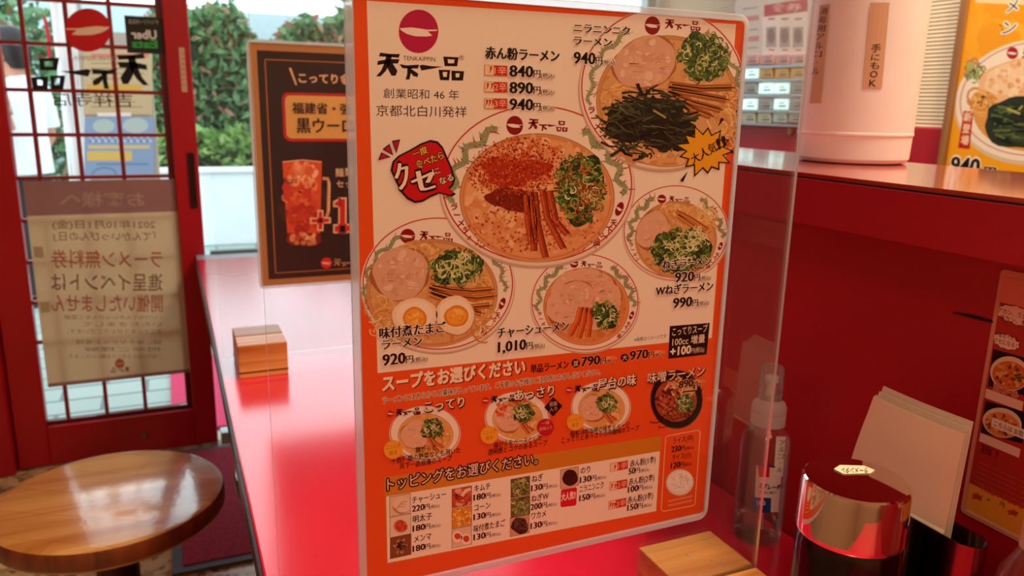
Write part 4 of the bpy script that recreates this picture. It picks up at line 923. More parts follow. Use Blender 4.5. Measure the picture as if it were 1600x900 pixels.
def bowl(name, cx, cy, rx, ry, sx, sy_, srx, sry, soup, z, logo, lw, fill, label, small=False, mark=True):
    q = new(); st = max(rx/150, .3)
    q.ell(cx, cy+1.5*st, rx, ry, '#c9ab92', z, n=64); q.ell(cx, cy-1.2*st, rx*.992, ry*.987, '#e9d8c4', z+.5, n=64)
    q.ell(cx, cy-4*st, rx*.965, ry*.955, '#f3e5d4', z+1, n=64)
    q.ring(cx, cy-3.6*st, rx*.972, ry*.965, 1.6*st+.5, '#c4262c', z+1.6, 64)
    mx, my = (cx+sx)/2, (cy+sy_)/2; dx, dy = (rx*.955+srx)/2, (ry*.945+sry)/2
    if mark:
        dragon(q, mx, my, dx, dy, 118, 188, (rx-srx)*.55, z+2); dragon(q, mx, my, dx, dy, 58, -2, (rx-srx)*.55, z+2)
        if not small:
            a = math.radians(-14); disc(q, mx+dx*math.cos(a), my-dy*math.sin(a), rx*.038, ry*.09, DRED, '#f3e5d4', z+2, rot=22)
            ring_text(q, mx, my, dx, dy, -26, '天下一品', -6.5, ry*.085, z+2); ring_text(q, mx, my, dx, dy, 192, 'ラーメン', 7, ry*.085, z+2)
        lx, ly, lr, lry = logo; disc(q, lx, ly, lr, lry, DRED, '#f3e5d4', z+2.2)
        brush(q, lx+lr*1.6, ly-lry*.72, lw, DRED, z+2.4, .03)
    q.ell(sx, sy_, srx*1.02, sry*1.02, '#b98a5c', z+3, n=56); q.ell(sx, sy_+.6, srx, sry, soup[0], z+3.5, n=56)
    q.dots(sx, sy_, srx*.93, sry*.93, 260 if not small else 60, srx*.02, srx*.09, soup, z+4, sq=.3)
    q.ring(sx, sy_, srx*.985, sry*.985, srx*.03, soup[-1], z+4.8, 56)
    fill(q, z+5); q.build(name, INK, t, label)
GRN = ['#3f5e2a', '#55752f', '#78923f', '#2c4420', '#9aa552', '#c3c078', '#4b6a30', '#33501f']
MEN = ['#b96a2c', '#d68f4a', '#8c4518']
NOOD = ['#e9b871', '#dca258', '#f0cb8f']
def noodles(q, cx, cy, rx, ry, n, r0, r1, z): q.curls(cx, cy, rx, ry, n, r0, r1, 2.2, NOOD+['#c98a45'], z)
def chashu(q, cx, cy, rx, ry, rot, z, c0='#d9a888', n=70):
    q.blob(cx, cy, rx, ry, '#a9683f', z, .07, rot); q.blob(cx-.4, cy-.8, rx*.965, ry*.955, c0, z+.6, .06, rot)
    q.dots(cx, cy, rx*.8, ry*.8, n, rx*.04, rx*.17, ['#e3b799', c0, '#d3a07f', '#eac5aa', '#dcae90'], z+1, rot, sq=.35)
    for _ in range(7):
        a = random.uniform(0, 6.28); x, y = cx+rx*.5*math.cos(a), cy+ry*.5*math.sin(a); q.stroke([(x, y), (x+rx*.2, y+random.uniform(-3, 2)), (x+rx*.34, y+random.uniform(-4, 4))], rx*.03, '#c08a66', z+1.9, .3)
def negi(q, cx, cy, rx, ry, z, n=120, w=1.8, pale=18, r=7):
    q.blob(cx, cy, rx*.96, ry*.96, '#26381c', z, .2); q.dots(cx, cy, rx, ry, n//2, 1, 4, GRN, z+.6)
    q.curls(cx, cy, rx*1.04, ry*1.04, n, 2.5, r, w, GRN, z+1.2); q.curls(cx, cy, rx*.7, ry*.7, pale, r*.6, r*1.25, w*.95, ['#d8d79a', '#c5cc7e', '#e6e3b4'], z+2.2)
def f_ajitama(q, z):
    noodles(q, 750, 480, 22, 40, 40, 8, 20, z); noodles(q, 600, 500, 20, 30, 25, 8, 18, z); noodles(q, 665, 392, 30, 10, 18, 6, 14, z)
    chashu(q, 626, 428, 46, 42, -14, z+.5, '#dcab8c'); q.strips([[(671, 446), (700, 452), (735, 455), (768, 452)], [(670, 453), (700, 462), (740, 466), (772, 462)], [(672, 460), (700, 470), (735, 480), (765, 477)], [(690, 470), (720, 482), (752, 490)]], 10, MEN, z+2.6)
    negi(q, 712, 418, 38, 28, z+3.3, 130, 2.2, 24, 9)
    for (x, y, a, b, yx, yy) in ((648, 494, 36, 30, 648, 497), (711, 492, 31, 31, 713, 494)):
        q.blob(x, y+1.5, a, b, '#c08a55', z+6, .03); q.blob(x, y, a*.97, b*.97, '#f3d9b8', z+6.5, .03); q.blob(x, y-2, a*.8, b*.74, '#f8e6cd', z+6.9, .03)
        q.blob(yx, yy, 19, 17, '#dd8a25', z+7.2, .04); q.blob(yx, yy, 15.5, 13.5, '#f0a63a', z+7.5, .05); q.dots(yx, yy, 11, 9, 20, 1.5, 4, ['#f5b753', '#ea9628', '#f7c469'], z+7.8)
def f_chashu(q, z):
    for i in range(9):
        a = math.radians(150-i*27); chashu(q, 914+34*math.cos(a), 470-30*math.sin(a)*.9, 26, 24, -30+i*25, z+i*.45, '#e2ad8e', 16)
    chashu(q, 880, 482, 28, 27, 30, z+4.6, '#e4b092', 30); chashu(q, 902, 462, 28, 24, 0, z+5, '#e0aa8a', 30)
    q.strips([[(907, 480), (902, 502), (890, 524)], [(914, 480), (911, 505), (904, 528)], [(920, 481), (921, 505), (918, 526)]], 9, ['#c8561e', '#e0793a', '#95380f'], z+6.2); negi(q, 946, 492, 20, 22, z+6.6, 70, 1.6, 12, 5)
def f_main(q, z):
    q.dots(840, 300, 112, 86, 200, 3, 11, ['#e7a972', '#dd9862', '#efbd8a', '#d88c55'], z, sq=.5)
    q.dots(800, 360, 76, 34, 240, .6, 2.6, ['#b5482a', '#c4603c', '#a93c22', '#cf7a52'], z+.8); q.dots(885, 365, 65, 32, 160, .6, 2.2, ['#b5482a', '#c4603c', '#cf7a52'], z+.8)
    q.dots(806, 262, 78, 48, 1100, .5, 2.2, ['#b33418', '#c5451f', '#9f2a12', '#cf5a2c', '#8a2210'], z+1, -8, .62)
    q.blob(803, 268, 44, 26, '#ad3216', z+1.6, .3, -8); q.dots(803, 266, 60, 38, 900, .6, 2.0, ['#c8481f', '#96270f', '#b83a19', '#da6a38', '#7f1d0c'], z+2)
    q.blob(798, 312, 34, 20, '#7d2414', z+2, .2, 12); q.dots(798, 312, 34, 20, 90, .8, 2.6, ['#5c170d', '#94301a', '#b5482a'], z+2.6)
    negi(q, 906, 293, 40, 52, z+3, 240, 2.1, 14, 8); q.curls(906, 296, 36, 46, 60, 4, 9, 1.6, ['#b8451f', '#c9602f', '#9c3414'], z+5.4)
    q.strips([[(822, 305), (824, 340), (830, 382)], [(835, 300), (840, 350), (852, 402)], [(847, 296), (855, 340), (880, 388)], [(858, 298), (868, 345), (886, 366)], [(828, 300), (834, 345), (834, 392)]], 10, ['#a2381a', '#c5592c', '#6e1e0d'], z+6.4)
    q.dots(850, 340, 34, 46, 120, .5, 1.8, ['#7f1d0c', '#b33418', '#d06a3e'], z+7.3)
def f_negi(q, z):
    noodles(q, 1100, 345, 18, 20, 30, 5, 12, z); noodles(q, 1050, 328, 22, 10, 20, 5, 10, z); chashu(q, 1020, 360, 25, 31, 25, z+.6, '#dfae90', 30)
    q.strips([[(1056, 330), (1080, 342), (1104, 358)], [(1058, 337), (1078, 350), (1098, 364)]], 7, MEN, z+2.6); negi(q, 1063, 392, 44, 34, z+3.2, 210, 1.7, 40, 6); q.curls(1092, 368, 20, 18, 30, 3, 7, 1.6, ['#d8d79a', '#c9cf85', '#e6e3b4'], z+6.2)
def f_nira(q, z):
    noodles(q, 962, 175, 22, 48, 50, 8, 22, z); noodles(q, 1138, 180, 18, 45, 45, 8, 22, z); q.dots(1045, 235, 80, 20, 60, 3, 9, ['#dda467', '#cf935a', '#e6b57c'], z)
    chashu(q, 1008, 98, 50, 42, -18, z+.6, '#dba888', 90); q.strips([[(1045, 132), (1090, 138), (1143, 137)], [(1043, 140), (1090, 148), (1134, 156)], [(1043, 146), (1080, 160), (1125, 172)], [(1046, 150), (1075, 168), (1110, 182)]], 11, ['#a45a24', '#c5803f', '#74370f'], z+2.6)
    negi(q, 1098, 90, 38, 36, z+3.4, 220, 1.9, 10, 8)
    for _ in range(5): q.blob(random.uniform(985, 1050), random.uniform(175, 215), 36, 26, '#1f2018', z+5.6+_*.05, .25, random.uniform(0, 30))
    q.blob(1014, 194, 62, 40, '#1c1c15', z+6, .22, 8)
    for k in range(300):
        x, y = random.uniform(938, 1086), random.uniform(140, 248)
        if ((x-1012)/76)**2+((y-194)/52)**2 < 1:
            a = random.gauss(.2, .42); l = random.uniform(8, 32); w = random.uniform(1.2, 6); b_ = random.uniform(-4, 4)
            q.stroke([(x-l*.5*math.cos(a), y-l*.5*math.sin(a)), (x-b_*math.sin(a), y+b_*math.cos(a)), (x+l*.5*math.cos(a), y+l*.5*math.sin(a))], w, random.choice(['#191a14', '#2b2d1d', '#23251a', '#14130f', '#3d4026', '#2f3320', '#4c5030', '#100f0c']), z+6.6+k*.005, w*.6)
            if k % 4 == 0: q.stroke([(x-l*.4*math.cos(a), y-l*.4*math.sin(a)-w*.3), (x+l*.4*math.cos(a), y+l*.4*math.sin(a)-w*.3)], .8, random.choice(['#7d7c52', '#8d8560', '#5c6038']), z+8.2, .3)
    q.stroke([(1020, 172), (1040, 184)], 3, '#a59a4e', z+8)
OR1 = ['#d9a46c', '#cf965c', '#e2b57f', '#c98a4e']
bowl('bowl_picture', 684, 446, 121, 107, 675, 458, 101, 83, OR1, 2, (637, 369, 11.5, 11.5), 52, f_ajitama, 'bowl with two halved seasoned eggs')
bowl('bowl_picture', 914, 474, 86, 78, 916, 479, 66, 60, ['#d9884e', '#c97840', '#e29a60'], 2, (897, 412, 6.5, 6.5), 34, f_chashu, 'bowl covered with pork slices')
bowl('bowl_picture', 1056, 364, 84, 75, 1056, 374, 63, 59, OR1, 2, (1034, 311, 6.8, 7), 33, f_negi, 'bowl heaped with green onion')
bowl('bowl_picture', 839, 291, 153, 127, 839, 309, 119, 99, ['#e2a06c', '#d9935c', '#eab282', '#d6894f'], 14, (804, 196, 13, 15), 62, f_main, 'largest bowl with red chilli powder')
bowl('bowl_picture', 1035, 139, 131, 128, 1042, 158, 109, 101, OR1, 26, (1019, 40, 12, 14.5), 56, f_nira, 'bowl with dark garlic chives')
# the four soups
def f_small(cx, cy, rx, ry, red=False):
    def f(q, z):
        noodles(q, cx+rx*.35, cy+ry*.1, rx*.3, ry*.5, 22, 3, 8, z); chashu(q, cx-rx*.26, cy+ry*.06, rx*.42, ry*.52, -15, z+.6, '#e2b090', 20)
        q.strips([[(cx+rx*.05, cy+ry*.1), (cx+rx*.2, cy+ry*.4), (cx+rx*.36, cy+ry*.62)], [(cx+rx*.12, cy+ry*.08), (cx+rx*.3, cy+ry*.35), (cx+rx*.5, cy+ry*.5)]], 5, ['#b9542a', '#d67f4a', '#8c3a18'], z+2.6)
        if red: q.dots(cx+rx*.1, cy-ry*.5, rx*.35, ry*.22, 30, 1, 4, ['#cf7a3a', '#d99058', '#c25e2c'], z+2.4); q.dots(cx-rx*.5, cy-ry*.3, rx*.16, ry*.25, 16, 1, 4, ['#cf4a2a', '#dc6a40'], z+2.4)
        negi(q, cx+rx*.2, cy-ry*.16, rx*.32, ry*.34, z+3.2, 60, 1.4, 10, 4)
    return f
for nm, cx, cy, rx, ry, red in (('rich', 664, 677, 56, 44, 0), ('light', 808, 652, 51, 41, 1), ('middle', 939, 636, 47, 40.5, 0)):
    bowl('soup_picture', cx, cy, rx, ry, cx+1, cy+3, rx*.76, ry*.76, ['#e0a45c', '#d9954a', '#e8b878'], 2, (cx, cy, 0, 0), 0, f_small(cx, cy, rx, ry, red), None, True, mark=False)
q = new(); cx, cy, rx, ry = 1057, 624, 41, 46
q.ell(cx, cy, rx, ry, '#15100f', 2, n=48); q.ring(cx, cy, rx, ry, 1.5, '#4a3a34', 2.5); q.ell(cx-1, cy+1, rx*.8, ry*.74, '#a9481f', 3, n=40)
q.curls(cx+8, cy-20, 22, 14, 50, 4, 12, 1.6, ['#e0b27c', '#efcf9f', '#c98f56'], 4); q.dots(cx-12, cy+2, 20, 18, 150, .8, 3, ['#7d2a1c', '#a9472f', '#5a1a12', '#c7684a'], 5); negi(q, cx+14, cy+6, 14, 13, 6, 60, 1.3, 5, 4); q.dots(cx, cy+20, 26, 10, 60, .8, 2.5, ['#8a3d1c', '#c06a38', '#3c2416'], 7)
q.build('soup_picture', INK, t, 'soup in a black bowl')
# rice
q = new(); q.ell(1062, 754, 22, 21, '#c9ae98', 2, -20); q.ell(1062.5, 753.5, 21, 19.5, '#efe3d6', 3, -20); q.ell(1063, 752, 18, 15.5, '#f7efe4', 4, -20); q.dots(1063, 752, 16, 13, 110, .8, 2, ['#fff8ee', '#e6dace', '#f2e8da', '#d9cbbb'], 5, sq=.4); q.build('rice_picture', INK, t)

# topping pictures ---------------------------------------------------
def pic(x, y, w, h, bg, fn):
    q = new(); quad(q, x-.7, y-.7, x+w+.7, h+1.4, '#6b4a3a', 3); quad(q, x, y, x+w, h, bg, 4); yc = y+h/2-w*.09
    q.cl = None; cx, cy = x+w/2, yc; x0, x1 = P1(x, y).x, P1(x+w, y).x; zt, zb = P1(x, y).z, P1(x, y+h).z
    q.cl = lambda p: Vector((min(max(p.x, x0), x1), p.y, min(max(p.z, zb), zt)))
    fn(q, cx, cy, w/2, h/2); q.build('topping_picture', INK, t)
pic(609, 777, 32, 30, '#e2c3a8', lambda q, x, y, a, b: (q.blob(x+2, y+1, a*.9, b*.85, '#b98a66', 5), q.blob(x+3, y-1, a*.88, b*.82, '#ead0b6', 6), [q.stroke([(x-6+3*k, y+6-k*4), (x-1+3*k, y+2-k*4), (x+7+2*k, y+3-k*4)], 1, '#b07f5e', 7) for k in range(3)]))
pic(609.5, 809, 32, 31, '#e6d2bc', lambda q, x, y, a, b: (q.blob(x, y+1, a*.7, b*.66, '#c9a88e', 5, .03), q.blob(x+1, y, a*.62, b*.6, '#c8402a', 6, .05), q.dots(x+1, y, a*.5, b*.48, 40, .8, 2.4, ['#d9583c', '#b8341f', '#e06f50'], 7)))
pic(610, 841, 32, 32, '#7d4a28', lambda q, x, y, a, b: q.strips([[(x+random.uniform(-12, 4), y+random.uniform(-9, 11)), (x+random.uniform(-4, 12), y+random.uniform(-12, 8))] for _ in range(22)], 4, ['#b0763f', '#d2a06a', '#5e3216'], 5))
pic(706.5, 765, 30, 29, '#b9502f', lambda q, x, y, a, b: (q.dots(x, y, a, b, 60, 2, 6, ['#c9532f', '#d9825a', '#a93a20', '#e2a880', '#b8432a'], 5, sq=.35), q.stroke([(x, y-2), (x+6, y-10), (x+14, y-13)], 5, '#ead9b0', 7), q.stroke([(x-10, y+3), (x-4, y-3)], 4, '#8c2a1a', 7)))
pic(706.5, 796.5, 30, 29, '#d98f2c', lambda q, x, y, a, b: q.dots(x, y, a, b, 120, 1.2, 2.6, ['#f0b53c', '#e2982a', '#f7cf6a', '#c47a20'], 5))
pic(706.5, 827.5, 30, 29, '#dfc4a8', lambda q, x, y, a, b: [(q.blob(x+dx, y+dy, 8, 8.5, '#f5e4cf', 5, .03), q.blob(x+dx+.5, y+dy-.5, 5, 5, '#cc4426', 6, .04)) for dx, dy in ((-7, -1), (6.5, 3))])
for yy in (749.5, 780): pic(798.5, yy, 29, 28.5, '#5a5a32', lambda q, x, y, a, b: (q.dots(x, y, a, b, 40, 1, 4, GRN, 5), q.curls(x, y, a*.9, b*.9, 60, 2, 6, 1.6, GRN+['#b8b878', '#8d8f58'], 6)))
pic(797.5, 810, 29, 28.5, '#c8a284', lambda q, x, y, a, b: (q.blob(x, y, a*.92, b*.88, '#1d1a14', 5, .12), q.curls(x, y, a*.7, b*.7, 40, 2, 5, 1.6, ['#2f2b1e', '#3c3626', '#14110d', '#57503a'], 6)))
pic(876, 734.5, 27.5, 29, '#d3b191', lambda q, x, y, a, b: (q.blob(x+1, y, a*.9, b*.86, '#2b1712', 5, .05), q.dots(x+1, y, a*.75, b*.7, 40, .6, 1.6, ['#3d241c', '#1c0f0c'], 6)))
q = new(); x, y = 888, 776
q.poly([(876.5, 767), (878, 764.5), (899.5, 761), (901.5, 763), (900.5, 788), (898.5, 790), (877.5, 792.5), (875.5, 790.5)], '#cf1733', 3); q.tx('大人気!!', 877, 899, 783, 12, '#f7dcd0', 6, .03); q.build('popular_badge', INK, t)

# lettering -----------------------------------------------------------
L = new(); Z = 40
disc(L, 654, 49, 31, 34, '#b8174a', WHT, 3); brush(L, 588, 82.5, 137, BLK, 3, .012)
L.tx('TENKAIPPIN', 630, 680, 94, 7.2, BLK, 3); L.tx('®', 717, 725, 94, 8, BLK, 3)
L.tx('創業昭和 46 年', 599, 717, 153, 15, BLK, 3); L.tx('京都北白川発祥', 588, 729, 181, 17, BLK, 3)
def yen(x, x1, y, h, z=Z, col=BLK, glow=None):
    """yen sign kanji and the tax note after a price, filling x..x1"""
    w = x1-x; xm = x+w*.33
    if glow: L.tx('円(税込)', x, x1, y, h, glow, z-2, .06)
    L.tx('円', x, xm, sy(x, y, x), h, col, z, .015, 1); L.tx('(税込)', xm+w*.03, x1, sy(x, y, xm), h*.6, col, z, .02)
def price(s, x0, x1, x2, y, h, z=Z, glow=None):
    if glow: L.tx(s, x0, x1, y, h, glow, z-2, .05, 1)
    L.tx(s, x0, x1, y, h, BLK, z, .012, 2); yen(x1+1, x2, sy(x0, y, x1), h*.66, z, BLK, glow)
def head(s, x0, x1, y, h, z=Z, glow=None, col=BLK):
    if glow: L.tx(s, x0, x1, y, h, glow, z-2, .07, 1)
    L.tx(s, x0, x1, y, h, col, z, .02, 2)
GL = '#f6e8d6'
head('赤ん粉ラーメン', 758, 873, 91, 18)
def heat(x0, x1, y, h, n, z=3):
    """box with n chilli marks and the heat level"""
    m = x0+(x1-x0)*.4; quad(L, x0-.8, y-.8, x1+.6, h+1.6, '#c9762c', z); quad(L, x0, y, m, h, '#f0d2ae', z+1); quad(L, m, sy(x0, y, m), x1, h, '#cf2b20', z+1)
    for k in range(n): xx = x0+(m-x0)*((k+.5)/n if n > 1 else .6); w = (m-x0)*.12; L.stroke([(xx+w*.8, y+h*.12), (xx+w*.4, y+h*.5), (xx-w, y+h*.85)], w*2.4, '#c22a1c', z+2, .3)
    L.tx('%d辛' % n, m+1, x1-1, sy(x0, y+h*.9, m), h*.84, '#f3cfae', z+3, .0)
for n, y, s in ((1, 102, '840'), (2, 128, '890'), (3, 154, '940')):
    heat(757.5, 792, y, 15, n, 22); price(s, 796, 832, 866, y+17.5, 18.5, Z, GL)
head('ニラニンニク', 896, 983, 50, 14, Z, GL); head('ラーメン', 896, 955, 70, 14, Z, GL); price('940', 896, 929, 960, 99, 19, Z, GL)
head('味付煮たまご', 593, 696, 529, 17, Z, GL); head('ラーメン', 597, 659, 546, 15, Z, GL); price('920', 598, 633, 668, 571, 18, Z, GL)
head('チャーシューメン', 777, 888, 528, 16, Z, GL); price('1,010', 778, 821, 851, 550.5, 17, Z, GL)
head('ねぎラーメン', 1034, 1110, 421, 15, Z, GL); price('920', 1054, 1083, 1110, 441, 16, Z, GL)
head('Wねぎラーメン', 1024, 1113, 462, 15, Z, GL); price('990', 1051, 1080, 1107, 481, 16, Z, GL)
L.tx('※画像はイメージです', 991, 1041, 534, 6.5, BLK, 3)
L.poly([(1046.5, 509.5), (1109, 504.5), (1104, 554), (1044, 560.5)], '#1a0c0e', 3)
L.tx('こってりスープ', 1050, 1105, 525, 12.5, CRM, 6, .02); L.tx('100cc 増量', 1050, 1101, 541, 13, CRM, 6, .02); L.tx('+100', 1047, 1079, 556, 13, CRM, 6, .03); L.tx('円(税込)', 1080, 1100, 552, 8, CRM, 6)
# starburst and speech bubble
def burst(cx, cy, rx, ry, n, k, col, z, seed=3):
    rnd = random.Random(seed); P = []
    for i in range(2*n):
        a = 2*PI*i/(2*n)-1.45; r = (1+rnd.uniform(-.08, .14)) if i % 2 == 0 else .70; P.append((cx+k*rx*r*math.cos(a), cy+k*ry*r*math.sin(a)))
    L.poly([(cx, cy)]+P[:1], col, z) if 0 else None
    L.raw([L.pt(cx, cy)]+[L.pt(*p) for p in P], [(0, 1+i, 1+(i+1) % (2*n)) for i in range(2*n)], col, z)
burst(1101, 236, 43, 39, 13, 1.0, '#1a0d0b', Z); burst(1101, 236, 43, 39, 13, .90, '#eaa61f', Z+1)
for P in ([(1126, 184), (1131, 186), (1121, 198)], [(1056, 220), (1058, 228), (1069, 230)], [(1072, 270), (1062, 282), (1067, 284), (1074, 268)], [(1142, 234), (1150, 240), (1138, 238)]): L.poly(P, '#1a0d0b', Z)
L.text('大人気', 1082, 258, 1121, 235, 18, BLK, Z+3, .02, 1); L.text('!!', 1122, 233, 1134, 227, 17, BLK, Z+3, .05)
BB = [(610, 266), (613, 252), (622, 243), (640, 234), (657, 224), (672, 218.5), (684, 221), (692, 230), (698, 244), (706, 262), (711, 280), (708, 290), (702, 295), (712, 303), (706, 307), (694, 304), (686, 302), (672, 308), (660, 315), (648, 317), (636, 311), (627, 301), (618, 284)]
cx, cy = 661, 268
L.raw([L.pt(cx, cy)]+[L.pt(cx+(x-cx)*1.0, cy+(y-cy)*1.0) for x, y in BB], [(0, 1+i, 1+(i+1) % len(BB)) for i in range(len(BB))], '#1c0b0d', Z)
L.raw([L.pt(cx, cy)]+[L.pt(cx+(x-cx)*.935, cy+(y-cy)*.935) for x, y in BB], [(0, 1+i, 1+(i+1) % len(BB)) for i in range(len(BB))], '#c8151f', Z+1)
for P in ([(592, 249), (596, 239), (608, 245)], [(599, 233), (608, 226), (613, 241)], [(613, 221), (624, 219), (619, 237)]):
    c = (sum(p[0] for p in P)/3, sum(p[1] for p in P)/3); L.poly([(c[0]+(x-c[0])*1.2, c[1]+(y-c[1])*1.2) for x, y in P], '#2a0a14', Z); L.poly([(c[0]+(x-c[0])*.85, c[1]+(y-c[1])*.85) for x, y in P], '#bb1240', Z+1)
for s, a, h, c in (('一度', (646, 247, 669, 238), 12, '#f3c25a'), ('食べたら', (652, 264, 694, 247), 13, '#f3c25a'), ('に', (677, 274, 688, 270), 11, CRM), ('なる', (688, 289, 709, 281), 12, CRM)):
    L.text(s, *a, h, '#1c0b0d', Z+3, .09); L.text(s, *a, h, c, Z+5, .02, 1)
for s, a, h in (('ク', (622, 298, 643, 293), 44), ('セ', (648, 303, 681, 295), 37)): L.text(s, *a, h, '#1c0b0d', Z+3, .085, 1); L.text(s, *a, h, CRM, Z+5, .0, 3)
# soups
L.tx('スープをお選びください', 599.5, 822, 612.5, 23, '#7a2a10', 3, .05); L.tx('スープをお選びください', 598, 820, 611.5, 23, CRM, 5, .035)
head('単品ラーメン', 829, 888, 583, 13, 5)
for c, x, y, r in (('並', 899.5, 567.5, 6.6), ('大', 976, 559, 6.2)): L.ell(x, y, r, r, BLK, 5); L.tx(c, x-r*.62, x+r*.62, y+r*.72, r*1.35, CRM, 8)
price('790', 908, 937, 963, 572.5, 15, 5, '#f0a070'); price('970', 984, 1012, 1038, 563, 15, 5, '#f0a070')
s = 'ラーメンにはあらかじめ薬味が入っています。ご不要のお客様はご注文時にお申し付けください。'
L.tx(s, 598, 938, 631, 10, '#f9dcc0', 3, .07); L.tx(s, 598, 938, 631, 10, BLK, 5, .02)
def soupname(dx, dy, s, x0, x1, y0, h):
    disc(L, dx, dy, 5.6, 5, '#c5202a', '#f3d9c4', Z); brush(L, dx+8, dy-6.5, 39, BLK, Z, -.13); L.ell(dx+42.5, dy-1, 3.2, 3, '#b0202a', Z-1)
    L.tx(s, x0+.7, x1+.7, y0+.8, h, '#42100a', Z, .075); L.tx(s, x0, x1, y0, h, CRM, Z+2, .02, 1)
soupname(610, 646, 'こってり', 663, 725, 644, 17); soupname(758.5, 625.5, 'あっさり', 804, 865, 626, 17); soupname(889, 609, '屋台の味', 933, 993, 609, 17)
L.tx('味噌ラーメン', 1012, 1101, 600, 16, '#42100a', Z, .06); L.tx('味噌ラーメン', 1011, 1100, 599, 16, CRM, Z+2, .02)
price('890', 1060, 1082, 1101, 606.5, 12, Z+2, '#f0a070'); L.stroke([(1067, 612), (1097, 609)], 2, '#3a1410', Z)
for x, y, r in ((614, 702.5, 15), (764, 679.5, 14), (898, 659.5, 13.3)):
    L.ell(x, y, r, r, '#e8951f', Z); L.ell(x, y, r*.9, r*.9, '#f0a52c', Z+1); L.tx('ニンニク', x-r*.72, x+r*.7, y-r*.02, r*.46, '#a85a14', Z+3); L.tx('抜き', x-r*.4, x+r*.4, y+r*.56, r*.46, '#a85a14', Z+3)
L.ell(852, 667, 13.2, 13.2, '#c01a28', Z); L.tx('一味', 845.5, 858, 664.5, 6, '#f0b8a0', Z+3); L.tx('追味入り', 842, 862, 673, 5.6, '#f0b8a0', Z+3)
L.poly([(864, 620), (878.5, 634), (864, 650), (850, 636)], '#240b0b', Z); L.tx('背脂', 858, 870, 635, 7, '#e8c0a0', Z+2); L.tx('入り', 858, 870, 643, 6.4, '#e8c0a0', Z+2)
for s, x0, x1, y, h in (('鶏がらと', 649, 681, 707.5, 9), ('十数種類の野菜なども用いた', 611, 719, 725, 9.5), ('天下一品自慢のスープ', 624, 706, 733, 9), ('鶏がらをベースとした', 771, 846, 700, 9), ('透明感とコクのあるスープ', 762, 855, 711, 9), ('昭和18年当時の味をイメージ', 891, 983, 682, 8.5), ('こってりとあっさりの中間味のスープ', 877, 998, 692.5, 8.5)): L.tx(s, x0, x1, y, h, BLK, Z+3, .015)
for x0, x1, y in ((1025, 1094, 655), (1015, 1083, 663), (1028, 1068, 670)):
    x = x0
    while x < x1: w = random.uniform(2.5, 5); yy = sy(x0, y, x); L.stroke([(x, yy-random.uniform(0, 5)), (x+w*.6, yy-random.uniform(0, 5)), (x+w, yy-random.uniform(0, 5))], 1.3, BLK, Z+3); x += w+1
# toppings
s = 'トッピングをお選びください。'
L.tx(s, 605, 840, 767, 19, '#241016', 4, .10, 1); L.tx(s, 605, 840, 767, 19, '#e9cdb0', 7, .02)
for nm, x0, x1, y, pn, qx, qx1, qy in (('チャーシュー', 644, 697, 787, '220', 644, 663, 800), ('明太子', 645, 675, 817, '180', 645, 664, 831), ('メンマ', 647, 674, 848, '180', 645, 664, 862.5), ('キムチ', 741, 766, 769, '180', 740, 758, 782.5), ('コーン', 741, 766, 799, '130', 740, 758, 813), ('味付煮たまご', 740, 789, 832, '130', 740, 758, 844.5), ('ねぎ', 831, 848, 754, '130', 830, 847, 768), ('ねぎW', 830, 857, 785, '200', 829, 846, 797.5), ('ワカメ', 830, 853, 812, '130', 829, 846, 827), ('のり', 907, 922, 741, '130', 906, 923, 755), ('ニラニンニク', 905, 943, 770, '150', 905, 921, 783.5)):
    L.tx(nm, x0, x1, y, 11, BLK, 5, .02, 1); L.tx(pn, qx, qx1, qy, 10, BLK, 5, .015, 2); yen(qx1+.5, qx1+24, sy(qx, qy, qx1), 8.6, 5)
for n, y, bx, tx_, py, pn, px_ in ((1, 725, 954, 984, 730.5, '50', 982), (2, 754.5, 953, 982, 759, '100', 981), (3, 784, 951.5, 980, 787.5, '150', 980)):
    heat(bx, bx+26.5, y, 12, n, 4); L.tx('赤ん粉(%d辛)' % n, tx_, tx_+40, py, 11, BLK, 5, .02, 1); w = 10 if n == 1 else 16
    L.tx(pn, px_, px_+w, py+11, 10, BLK, 5, .015, 2); yen(px_+w+.5, px_+w+22, sy(px_, py+11, px_+w), 8.6, 5)
L.tx('ライス(中)', 1051, 1083, 694, 9.5, BLK, 5, .02); L.tx('230', 1049, 1063, 707, 9.5, BLK, 5, .01, 2); yen(1063.5, 1084, 704.5, 8, 5)
L.tx('ライス(小)', 1050, 1080, 720, 9.5, BLK, 5, .02); L.tx('120', 1048, 1062, 732.5, 9.5, BLK, 5, .01, 2); yen(1062.5, 1081, 730, 8, 5)
for y in (784, 791):
    x = 1044
    while x < 1078: L.stroke([(x, sy(1044, y, x)), (x+2.4, sy(1044, y-3, x)), (x+3.2, sy(1044, y, x))], .9, '#f6c9a0', 5); x += 4.2
L.build('lettering', INK, t)

# ------------------------------------------------------------------ dark drink poster on the second partition
YB2 = D2-.0062
P2 = lambda x, y: PY(x, y, YB2)
a, c = P2(388, 61), P2(401, 452); X0 = (a.x+c.x)/2; Z1, Z0 = a.z, c.z; X1 = X0+.305
t = thing('drink_poster', ((X0+X1)/2, YB2, Z0), 'dark drink poster with an orange drink mug, half hidden behind the orange menu', 'poster')
card_case(t, X0, X1, Z0, Z1, YB2-.0012, (.005, .005, .005, .005), None)
b = MB(); b.box(X0+.004, X1-.004, YB2+.0012, YB2+.0022, Z0+.004, Z1-.004); b.build('sheet', M['paper'], t)
q = Print(P2, (0, -1, 0)); q.step = 6e-5
def rr2(x0, x1, z0, z1, col, z, r=0): q.raw([Vector((x, YB2+.001, zz_)) for x, zz_ in (rrect(x0, x1, z0, z1, r) if r else ((x0, z0), (x1, z0), (x1, z1), (x0, z1)))], [tuple(range(24 if r else 4))], col, z)
